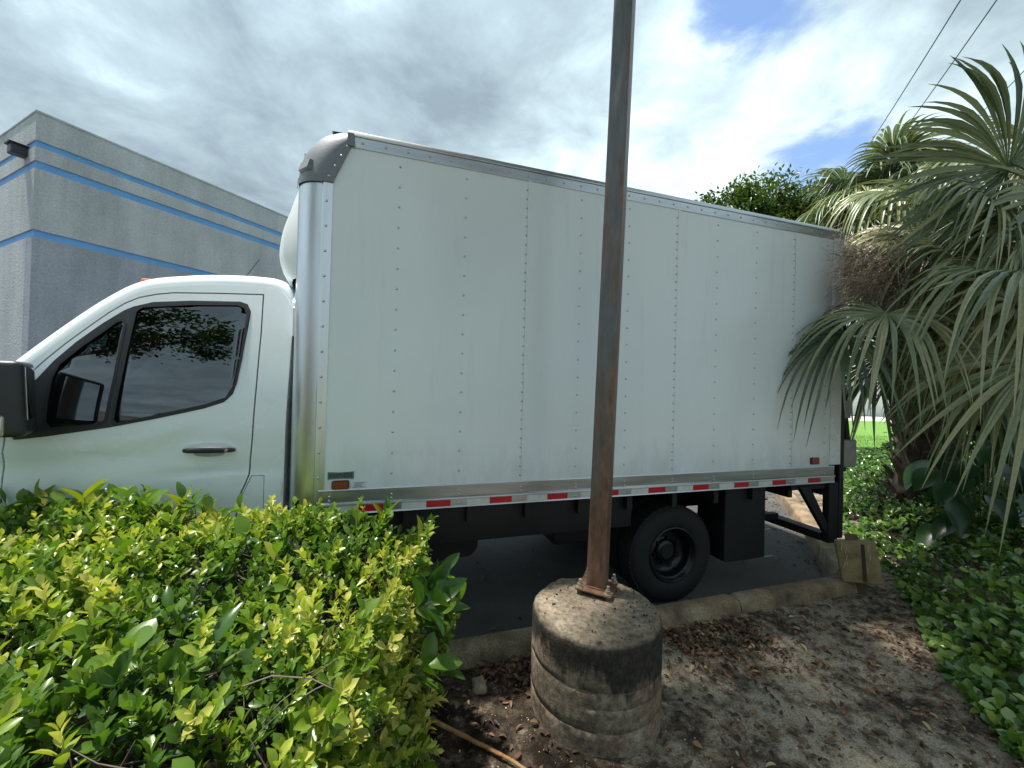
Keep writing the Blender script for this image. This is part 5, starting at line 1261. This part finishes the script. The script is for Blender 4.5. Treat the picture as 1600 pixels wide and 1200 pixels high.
def palm(name, base, crown, label, fronds, trunk_r):
    base = Vector(base); crown = Vector(crown)
    p = tag(empty(name, base), label, 'palm tree')
    n = 16; path = [tuple((crown-base)*(i/n)) for i in range(n+1)]
    tubeo('trunk', path, [trunk_r*(1.12-0.2*i/n+0.07*math.sin(i*2.3)) for i in range(n+1)], 'palm boot', p, 14)
    axis = (crown-base); Ln = axis.length
    for k in range(int(Ln/0.032)):                              # old leaf bases, criss-crossed
        t = 0.06+0.94*k/(Ln/0.032); w = k*2.4; c = Vector(path[0])+axis*t; o_ = Vector((math.cos(w), math.sin(w), 0))
        tg = Vector((-math.sin(w), math.cos(w), 0)); L = random.uniform(0.20, 0.36); A = Acc()
        s0 = c+o_*trunk_r*0.85; s1 = c+o_*(trunk_r*1.1+L*0.30)+Vector((0, 0, L*0.8))+tg*random.uniform(-.06, .06)
        wv = 0.08
        q = [s0+tg*wv, s0-tg*wv, s1-tg*wv*0.35, s1+tg*wv*0.35]; up = (s1-s0).cross(tg).normalized()*0.014
        A.add([v+up for v in q]+[v-up for v in q], [(0, 1, 2, 3), (7, 6, 5, 4), (0, 1, 5, 4), (1, 2, 6, 5), (2, 3, 7, 6), (3, 0, 4, 7)])
        A.obj('boot', 'orange stub' if k in (5, 13) else 'palm boot', p, False)
    for f in fronds: frond(p, f[0], crown+Vector((random.uniform(-.08, .08), random.uniform(-.08, .08), random.uniform(-.15, .1))), f[1], f[2], f[3], **f[4])
    return p
C1 = Vector((5.05, 4.55, 2.75))
F1 = [
 (px(1385, 490, 3.15), (-0.62, -0.35, -0.42), (-0.20, -0.45, 0.85), 0.82, dict(droop=0.75, rv=0.75, nseg=44)),
 (px(1575, 262, 2.95), (-0.80, -0.10, 0.58), (-0.35, -0.92, 0.10), 1.12, dict(droop=0.26, rv=0.30, nseg=56, spread=R(132), wide=1.0)),
 (px(1600, 420, 2.75), (-0.62, -0.25, -0.25), (-0.35, -0.50, 0.80), 1.02, dict(droop=0.95, rv=0.62, nseg=48)),
 (px(1560, 395, 3.35), (-0.85, -0.20, 0.05), (-0.25, -0.55, 0.80), 0.95, dict(droop=0.60, rv=0.55)),
 (px(1470, 330, 3.75), (-0.85, -0.30, 0.35), (-0.15, -0.55, 0.80), 0.95, dict(droop=0.55, rv=0.60)),
 (px(1335, 395, 3.85), (-0.80, -0.45, 0.0), (-0.2, -0.4, 0.9), 0.55, dict(droop=0.25, rv=0.35, nseg=26)),
 (px(1318, 520, 3.30), (-0.70, -0.25, -0.65), (-0.55, -0.55, 0.60), 0.80, dict(droop=0.60, rv=0.22, nseg=44)),
 (px(1370, 560, 4.10), (-0.30, -0.20, -0.90), (-0.5, -0.7, 0.3), 0.95, dict(droop=0.3, rv=0.15)),
 (px(1455, 520, 4.00), (-0.10, -0.30, -0.90), (-0.3, -0.9, 0.2), 0.95, dict(droop=0.3, rv=0.25)),
 (px(1620, 560, 2.65), (-0.40, -0.20, -0.80), (-0.45, -0.75, 0.35), 0.95, dict(droop=0.6, rv=0.7)),
 (px(1620, 380, 3.60), (-0.45, 0.10, 0.75), (-0.45, -0.80, 0.30), 0.95, dict(droop=0.45, rv=0.35)),
 (px(1520, 450, 3.90), (-0.60, -0.30, -0.55), (-0.3, -0.6, 0.7), 0.85, dict(droop=0.7, rv=0.5)),
 (px(1660, 330, 2.9), (-0.75, -0.05, 0.25), (-0.45, -0.80, 0.45), 1.0, dict(droop=0.6, rv=0.55)),
 (px(1600, 500, 3.2), (-0.72, -0.20, -0.35), (-0.40, -0.55, 0.75), 1.05, dict(droop=0.9, rv=0.72)),
 (px(1500, 300, 4.0), (-0.75, -0.10, 0.45), (-0.35, -0.75, 0.55), 0.95, dict(droop=0.7, rv=0.6)),
 (px(1440, 400, 4.3), (-0.70, -0.30, -0.30), (-0.25, -0.60, 0.75), 0.85, dict(droop=0.9, rv=0.65)),
 (px(1540, 600, 3.7), (-0.35, -0.30, -0.80), (-0.4, -0.75, 0.4), 0.85, dict(droop=0.5, rv=0.4)),
]
for hx, hy, hd in ((1420, 360, 3.9), (1480, 410, 3.6), (1545, 350, 3.3), (1590, 300, 3.5), (1500, 480, 3.5), (1560, 520, 3.2), (1430, 470, 3.9), (1610, 460, 3.0), (1400, 300, 4.4), (1530, 250, 3.9), (1470, 560, 4.2), (1580, 590, 3.4)):
    ax = Vector((random.uniform(-0.95, -0.4), random.uniform(-0.35, 0.0), random.uniform(-0.45, 0.25))); F1.append((px(hx, hy, hd), ax, (-0.3, random.uniform(-0.7, -0.4), 0.75), random.uniform(0.75, 0.98), dict(droop=random.uniform(0.75, 1.15), rv=random.uniform(0.5, 0.85), nseg=44)))
for k in range(9):                                              # the rest of the crown, away from the camera
    a = R(-30+k*27); o_ = Vector((math.cos(a), math.sin(a), 0)); e = random.uniform(-0.2, 0.7)
    hb = C1+o_*random.uniform(1.0, 1.4)+Vector((0, 0, e)); F1.append((hb, o_+Vector((0, 0, e*0.7-0.2)), Vector((0, 0, 1))-o_*e*0.6, 0.95, dict(droop=0.6, rv=0.4, nseg=30)))
leaf_mat('dead palm leaf', [(0.0, (0.060, 0.042, 0.028)), (0.6, (0.135, 0.095, 0.062)), (1.0, (0.24, 0.18, 0.12))], 0.7, 0.12, tint=(1.2, 1.0, 0.7))
for k in range(11):                                             # dead fronds hanging as a skirt round the trunk
    a = k*2.4+0.4; o_ = Vector((math.cos(a), math.sin(a), 0)); hb = C1+o_*random.uniform(0.30, 0.55)+Vector((0, 0, random.uniform(-0.75, -0.25)))
    F1.append((hb, o_*0.35+Vector((0, 0, -1)), o_, random.uniform(0.55, 0.8), dict(droop=0.15, rv=random.uniform(0.2, 0.7), nseg=22, spread=R(80), mat='dead palm leaf', name='dead_frond', wide=0.9)))
for hx, hy, hd in ((1620, 250, 3.3), (1540, 310, 3.0), (1610, 360, 2.9), (1450, 390, 3.5), (1510, 440, 3.2), (1585, 480, 2.9), (1400, 430, 4.0), (1480, 500, 3.6), (1550, 560, 3.3)):
    ax = Vector((random.uniform(-0.95, -0.5), random.uniform(-0.3, 0.0), random.uniform(-0.3, 0.4))); F1.append((px(hx, hy, hd), ax, (-0.35, random.uniform(-0.8, -0.5), 0.6), random.uniform(0.7, 0.9), dict(droop=random.uniform(0.5, 0.95), rv=random.uniform(0.55, 0.9), nseg=46)))
pm1 = palm('fan_palm', (4.95, 4.85, 0.06), C1, 'large fan palm with drooping fronds overhanging the rear of the truck', F1, 0.24)
# brown fruiting stalks hanging in the crown
c0 = px(1500, 400, 4.2); n = 2300
tgt = np.array([tuple(px(max(random.uniform(1300, 1325), random.gauss(1380, 50)), random.gauss(425, 30), random.choice((random.uniform(3.25, 3.7), random.uniform(3.6, 4.3))))) for _ in range(n)])
dirs = norm(tgt-np.array(c0)+rng.normal(0, 0.45, (n, 3)))
Vt, Qt = twig_arrays(tgt-dirs*rng.uniform(0.06, 0.16, (n, 1)), tgt+dirs*rng.uniform(0.06, 0.20, (n, 1))+np.array((0, 0, -0.05)), 0.0030, 0.0012, 0.22)
n2 = 26; ends = np.array([tuple(px(random.uniform(1310, 1430), random.uniform(370, 480), random.uniform(3.4, 4.1))) for _ in range(n2)])
Vs, Qs = twig_arrays(np.tile(np.array(c0), (n2, 1)), ends, 0.009, 0.003, 0.10, 6)
o = npmesh('fruit_stalks', np.concatenate([Vt, Vs])-np.array(pm1.location), [np.concatenate([Qt, Qs+len(Vt)])], 'dead stalk', pm1); o['kind'] = 'stuff'
C2 = Vector((6.85, 7.45, 5.2)); F2 = []
for k in range(30):
    a = k*2.4; e = random.uniform(-0.75, 1.0); o_ = Vector((math.cos(a), math.sin(a), 0)); hb = C2+o_*random.uniform(0.45, 0.85)*(1-0.25*abs(e))+Vector((0, 0, e*0.8))
    F2.append((hb, o_+Vector((0, 0, e*0.9-0.1)), Vector((0, 0, 1))-o_*e*0.8, 1.0, dict(droop=0.6, rv=random.uniform(0.15, 0.5), nseg=38)))
pm2 = palm('fan_palm', (8.0, 7.9, 0.06), C2, 'smaller bushy fan palm behind, showing above the rear top corner of the truck', F2, 0.17)
pm1['group'] = pm2['group'] = 'fan palms behind the truck'

# ---- broad-leaved trees
def tree(name, base, trunk_h, crown_c, crown_r, nleaf, leaf, label, group=None, keep=None, clumps=60, trunk_r=0.16, rvm=0.45):
    base = Vector(base); t = tag(empty(name, base), label, 'tree', group)
    cc = Vector(crown_c); path = [base, base+Vector((0.1, 0.05, trunk_h*0.5)), base+Vector((0.0, 0.12, trunk_h)), cc]
    tk_ = Acc(); tk_.tube([p-base for p in smooth_poly([tuple(p) for p in path], 4) and [Vector(p) for p in smooth_poly([tuple(p) for p in path], 4)]], [trunk_r*(1-0.07*i) for i in range(13)], 10)
    cl = []
    while len(cl) < clumps:
        v = Vector((random.gauss(0, 1), random.gauss(0, 1), random.gauss(0, 1))).normalized()*(random.random()**0.45); p = cc+Vector((v.x*crown_r[0], v.y*crown_r[1], v.z*crown_r[2]))
        if keep and not keep(p): continue
        cl.append(p)
    fork = base+Vector((0, 0.12, trunk_h))
    for p in cl[:26]:
        m = fork.lerp(p, 0.5)+Vector((random.uniform(-.2, .2), random.uniform(-.2, .2), random.uniform(0, .3)))
        if keep and not (keep(m) and keep(fork)): continue
        tk_.tube([fork-base, m-base, p-base], [trunk_r*0.42, trunk_r*0.22, trunk_r*0.07], 5)
    tk_.obj('trunk', 'bark', t, 50)
    per = nleaf//clumps; P = []; Rv = []
    cr_ = 0.30*min(crown_r)**0.6
    for p in cl:
        q = np.array(p)+rng.normal(0, 1, (per, 3))*cr_*np.array((0.55, 0.55, 0.42)); P.append(q); Rv.append(np.clip(rng.normal(rvm+random.gauss(0, 0.10), 0.16, per), 0, 1))
    P = np.concatenate(P); Rv = np.concatenate(Rv)
    if keep:
        k = np.array([keep(Vector(p)) for p in P]); P = P[k]; Rv = Rv[k]
    n = len(P); d = norm(rand_unit(n)+(P-np.array(cc))*0.25); nm = norm(rand_unit(n)*0.7+np.array((0, 0, 1))); ln = rng.uniform(0.75, 1.25, n)*leaf
    a = Leaves(); a.add(leaf_template(2, 0.2, 0.2, 'oval'), P-np.array(base), d, nm, ln, ln*0.45, Rv); a.obj('crown', 'tree leaf', t)
    return t
tree('broadleaf_tree', (7.6, 11.6, 0.0), 3.4, (7.3, 11.6, 6.0), (2.75, 1.5, 1.75), 40000, 0.13, 'round-crowned green tree showing above the truck roof', 'trees beyond the parking lot', clumps=210, rvm=0.75)
tree('broadleaf_tree', (11.1, 10.6, 0.0), 3.4, (9.2, 10.7, 6.0), (1.6, 1.4, 1.6), 20000, 0.13, 'tree with branch tips rising behind the smaller palm, below the overhead wires', 'trees beyond the parking lot', clumps=100, rvm=0.75)
tree('understory_tree', (8.0, 6.4, 0.05), 0.9, (8.2, 6.3, 1.75), (1.7, 1.1, 1.15), 8000, 0.11, 'dark leafy undergrowth right of the large palm trunk', None, clumps=70, trunk_r=0.07, rvm=0.1)
def above_view(p):                                             # the canopy overhead stays above the lens's view
    return (p.z > 2.5+1.08*max(0, p.y) or p.y < -0.4) and p.x > -2.35
tree('shade_tree', (2.6, -3.6, 0.03), 3.0, (1.0, 1.5, 7.3), (3.2, 2.9, 1.5), 26000, 0.155, 'shade tree behind the viewer, its canopy over the footing', 'shade trees behind the viewer', above_view, clumps=130, trunk_r=0.2)
tree('shade_tree', (-6.6, -7.5, 0.03), 4.8, (-6.6, -7.3, 7.4), (4.8, 3.0, 2.0), 15000, 0.17, 'shade tree behind the viewer, mirrored in the cab window', 'shade trees behind the viewer', None, clumps=110, trunk_r=0.22)
# ---- fallen leaves
dry = leaf_template(3, 0.40, 0.30, 'oval')
def litter(n, f, L0=0.030, L1=0.062):
    P = []
    while len(P) < n:
        x, y = f()
        if bed_dist(x, y) < 0.17 or math.hypot(x-PED[0], y-PED[1]) < PR+0.012: continue
        P.append((x, y, ground_z(x, y)+0.004+0.014*random.random()))
    P = np.array(P); d = rand_unit(n)*np.array((1, 1, 0.28)); nm = norm(rand_unit(n)*0.65+np.array((0, 0, 1))); ln = rng.uniform(L0, L1, n)
    return P, d, nm, ln
acc = Leaves()
def along_kerb(s0, s1, w):
    s = random.uniform(s0, s1); d = 0.17+abs(random.gauss(0, w)); q = KB+kd1*s+kn1*d; return q.x, q.y
sets = [(620, lambda: along_kerb(-3.25, -2.3, 0.10), 0.030, 0.060), (700, lambda: along_kerb(-2.05, -1.35, 0.22), 0.024, 0.052), (300, lambda: along_kerb(-3.1, 0.1, 0.5), 0.020, 0.045),
        (760, lambda: (random.uniform(0.6, 2.7), random.uniform(1.3, 3.2)), 0.020, 0.050), (170, lambda: (random.uniform(-0.35, 0.5), random.uniform(1.3, 2.2)), 0.025, 0.05),
        (420, lambda: (edge_x(max(1.1, min(7.9, (yy := random.uniform(1.2, 4.4)))))-abs(random.gauss(0.0, 0.22)), yy), 0.02, 0.045)]
for n, f, a, b in sets:
    P, d, nm, ln = litter(n, f, a, b); acc.add(dry, P, d, nm, ln, ln*rng.uniform(0.36, 0.55, n), np.clip(rng.normal(0.42, 0.22, n), 0, 1))
o = acc.obj('leaf_litter', 'dry leaf'); tag(o, 'dry brown leaves scattered over the soil and piled at the kerb', 'leaf litter', kind='stuff')
# flakes of bark and shell grit
n = 3000; P, d, nm, ln = litter(n, lambda: (random.uniform(-0.4, 3.2), random.uniform(1.2, 3.4)), 0.005, 0.016)
acc = Leaves(); acc.add(leaf_template(1, 0.2, 0.1, 'round'), P, d, nm, ln, ln*0.6, rng.choice([0.05, 0.2, 1.0], n, p=[0.5, 0.3, 0.2])); tag(acc.obj('soil_debris', 'dry leaf'), 'fine bark flakes and grit on the soil', 'debris', kind='stuff')
dl = [leaf_mesh('fallen_leaf', 'oval', 0.45, c, w, r, 'dry leaf', 5) for c, w, r in ((0.4, 0.42, 0.62), (0.6, 0.36, 0.48), (0.25, 0.48, 0.80), (0.5, 0.40, 0.95), (0.3, 0.44, 0.36))]
for k in range(130):
    if k < 96: x, y = random.uniform(0.75, 2.5), random.uniform(1.35, 3.1)
    elif k < 114: x, y = along_kerb(-2.0, -1.2, 0.18)
    else: x, y = along_kerb(-3.2, -2.4, 0.08)
    if bed_dist(x, y) < 0.18 or math.hypot(x-PED[0], y-PED[1]) < PR+0.03 or x > edge_x(max(1.1, y))-0.02: continue
    a = random.uniform(0, 6.28)
    o = leaf_obj(random.choice(dl), (x, y, ground_z(x, y)+0.012), (math.cos(a), math.sin(a), random.uniform(0.0, 0.2)), (random.uniform(-.3, .3), random.uniform(-.3, .3), 1), random.uniform(0.040, 0.062), None, 'fallen_leaf')
    tag(o, 'single dry brown leaf lying on the soil right of the footing' if k < 96 else ('curled dry leaf in the pile at the kerb right of the footing' if k < 114 else 'curled dry leaf in the pile at the kerb left of the footing'), 'leaf', 'larger fallen leaves on the open soil' if k < 96 else ('larger fallen leaves piled right of the footing' if k < 114 else 'larger fallen leaves piled left of the footing'))
# leaves and scraps on the lot under the truck
acc = Leaves(); P = []
for k in range(130):
    q = KB+kd2*random.uniform(0.1, 3.6)-kn2*(0.03+abs(random.gauss(0, 0.16))); P.append((q.x, q.y, 0.008))
for k in range(60):
    q = KB+kd1*random.uniform(-4.5, -0.2)-kn1*random.uniform(0.03, 1.8); P.append((q.x, q.y, 0.006))
P = np.array(P); n = len(P); ln = rng.uniform(0.02, 0.05, n); acc.add(dry, P, rand_unit(n)*np.array((1, 1, 0.1)), norm(rand_unit(n)*0.3+np.array((0, 0, 1))), ln, ln*0.45, np.clip(rng.normal(0.5, 0.25, n), 0, 1))
tag(acc.obj('lot_litter', 'dry leaf'), 'dry leaves on the asphalt along the kerb behind the truck', 'leaf litter', kind='stuff')

# ---- lawn blades where the lawn can be seen
leaf_mat('grass blade', [(0.0, (0.07, 0.17, 0.02)), (1.0, (0.17, 0.32, 0.05))], 0.5, 0.35)
n = 26000; P = np.zeros((n, 3)); P[:, 0] = rng.uniform(5.2, 16, n); P[:, 1] = rng.uniform(5.6, 16, n); P[:, 2] = 0.113
kk = np.array([(Vector((a, b))-KB).dot(kn2) > 0.4 for a, b, _ in P]); P = P[kk]; n = len(P)
acc = Leaves(); ln = rng.uniform(0.04, 0.08, n); acc.add(leaf_template(1, 0.1, 0.4, 'oval'), P, norm(rand_unit(n)*0.5+np.array((0, 0, 1))), rand_unit(n), ln, ln*0.14, rng.uniform(0, 1, n))
tag(acc.obj('grass', 'grass blade'), 'short bright green lawn grass behind the palm trunk', 'grass', kind='stuff')

# ---- a house behind the viewer, seen only as a reflection in the cab glass
basic('tan render', (0.30, 0.26, 0.21), 0.85, vary=0.1, scale=2); basic('shingle', (0.10, 0.09, 0.085), 0.9, vary=0.25, scale=8)
basic('dark pane', (0.03, 0.035, 0.04), 0.1)
hb_ = tag(empty('tan_house', (-13.5, -15, -0.04), R(8)), 'tan house behind the viewer, mirrored low in the cab window', 'house')
boxo('wall', (-9, -7, 0), (9, 0, 3.0), 'tan render', hb_)
pyobj('roof', [(-9.6, -7.6, 3.002), (9.6, -7.6, 3.002), (9.6, 0.6, 3.002), (-9.6, 0.6, 3.002), (-6, -3.5, 5.4), (6, -3.5, 5.4)], [(0, 1, 5, 4), (1, 2, 5), (2, 3, 4, 5), (3, 0, 4), (0, 1, 2, 3)], 'shingle', hb_)
for k in range(4):
    w = boxo('window', (-7+4*k, -0.03, 1.0), (-5.4+4*k, 0.05, 2.2), 'sticker white', hb_); boxo('pane', (-6.9+4*k, 0.052, 1.1), (-5.5+4*k, 0.06, 2.1), 'dark pane', w)
# ---- far: a pale house across the street, overhead wires
basic('white render', (0.78, 0.77, 0.74), 0.85, vary=0.06, scale=2)
basic('house roof', (0.45, 0.43, 0.40), 0.85, vary=0.15, scale=3)
basic('house glass', (0.06, 0.07, 0.08), 0.1)
hs = tag(empty('white_house', (30, 36, 0), R(-15)), 'pale house glimpsed across the street through the leaves', 'house')
boxo('wall', (-14, 0, 0), (16, 9, 3.3), 'white render', hs)
pyobj('roof', [(-14.6, -0.6, 3.302), (16.6, -0.6, 3.302), (16.6, 9.6, 3.302), (-14.6, 9.6, 3.302), (-10, 4.5, 5.2), (12, 4.5, 5.2)], [(0, 1, 5, 4), (1, 2, 5), (2, 3, 4, 5), (3, 0, 4), (0, 1, 2, 3)], 'house roof', hs)
for k in range(5):
    w = boxo('window', (-11+5*k, -0.03, 1.0), (-9.2+5*k, 0.05, 2.4), 'house roof', hs); boxo('pane', (-10.9+5*k, -0.045, 1.1), (-9.3+5*k, -0.032, 2.3), 'house glass', w)
basic('wire', (0.02, 0.022, 0.026), 0.6)
def wire(a, b, label, sag=0.5):
    a = Vector(a); b = Vector(b)
    o = tubeo('overhead_wire', [a.lerp(b, t)-Vector((0, 0, sag*4*t*(1-t))) for t in np.linspace(0, 1, 25)], 0.014, 'wire', None, 6, True); tag(o, label, 'wire', 'overhead wires')
def span(p, q, d0, d1, label):
    a = px(*p, d0); b = px(*q, d1); dr = b-a; wire(a-dr*0.9, b+dr*0.9, label)
span((1483, 0), (1328, 258), 9.0, 20.0, 'left of the two overhead wires crossing the sky right of the post')
span((1537, 0), (1362, 258), 9.0, 20.0, 'right of the two overhead wires crossing the sky right of the post')
span((1625, 55), (1530, 165), 9.0, 20.0, 'overhead wire passing behind the top of the large fan at the right edge')
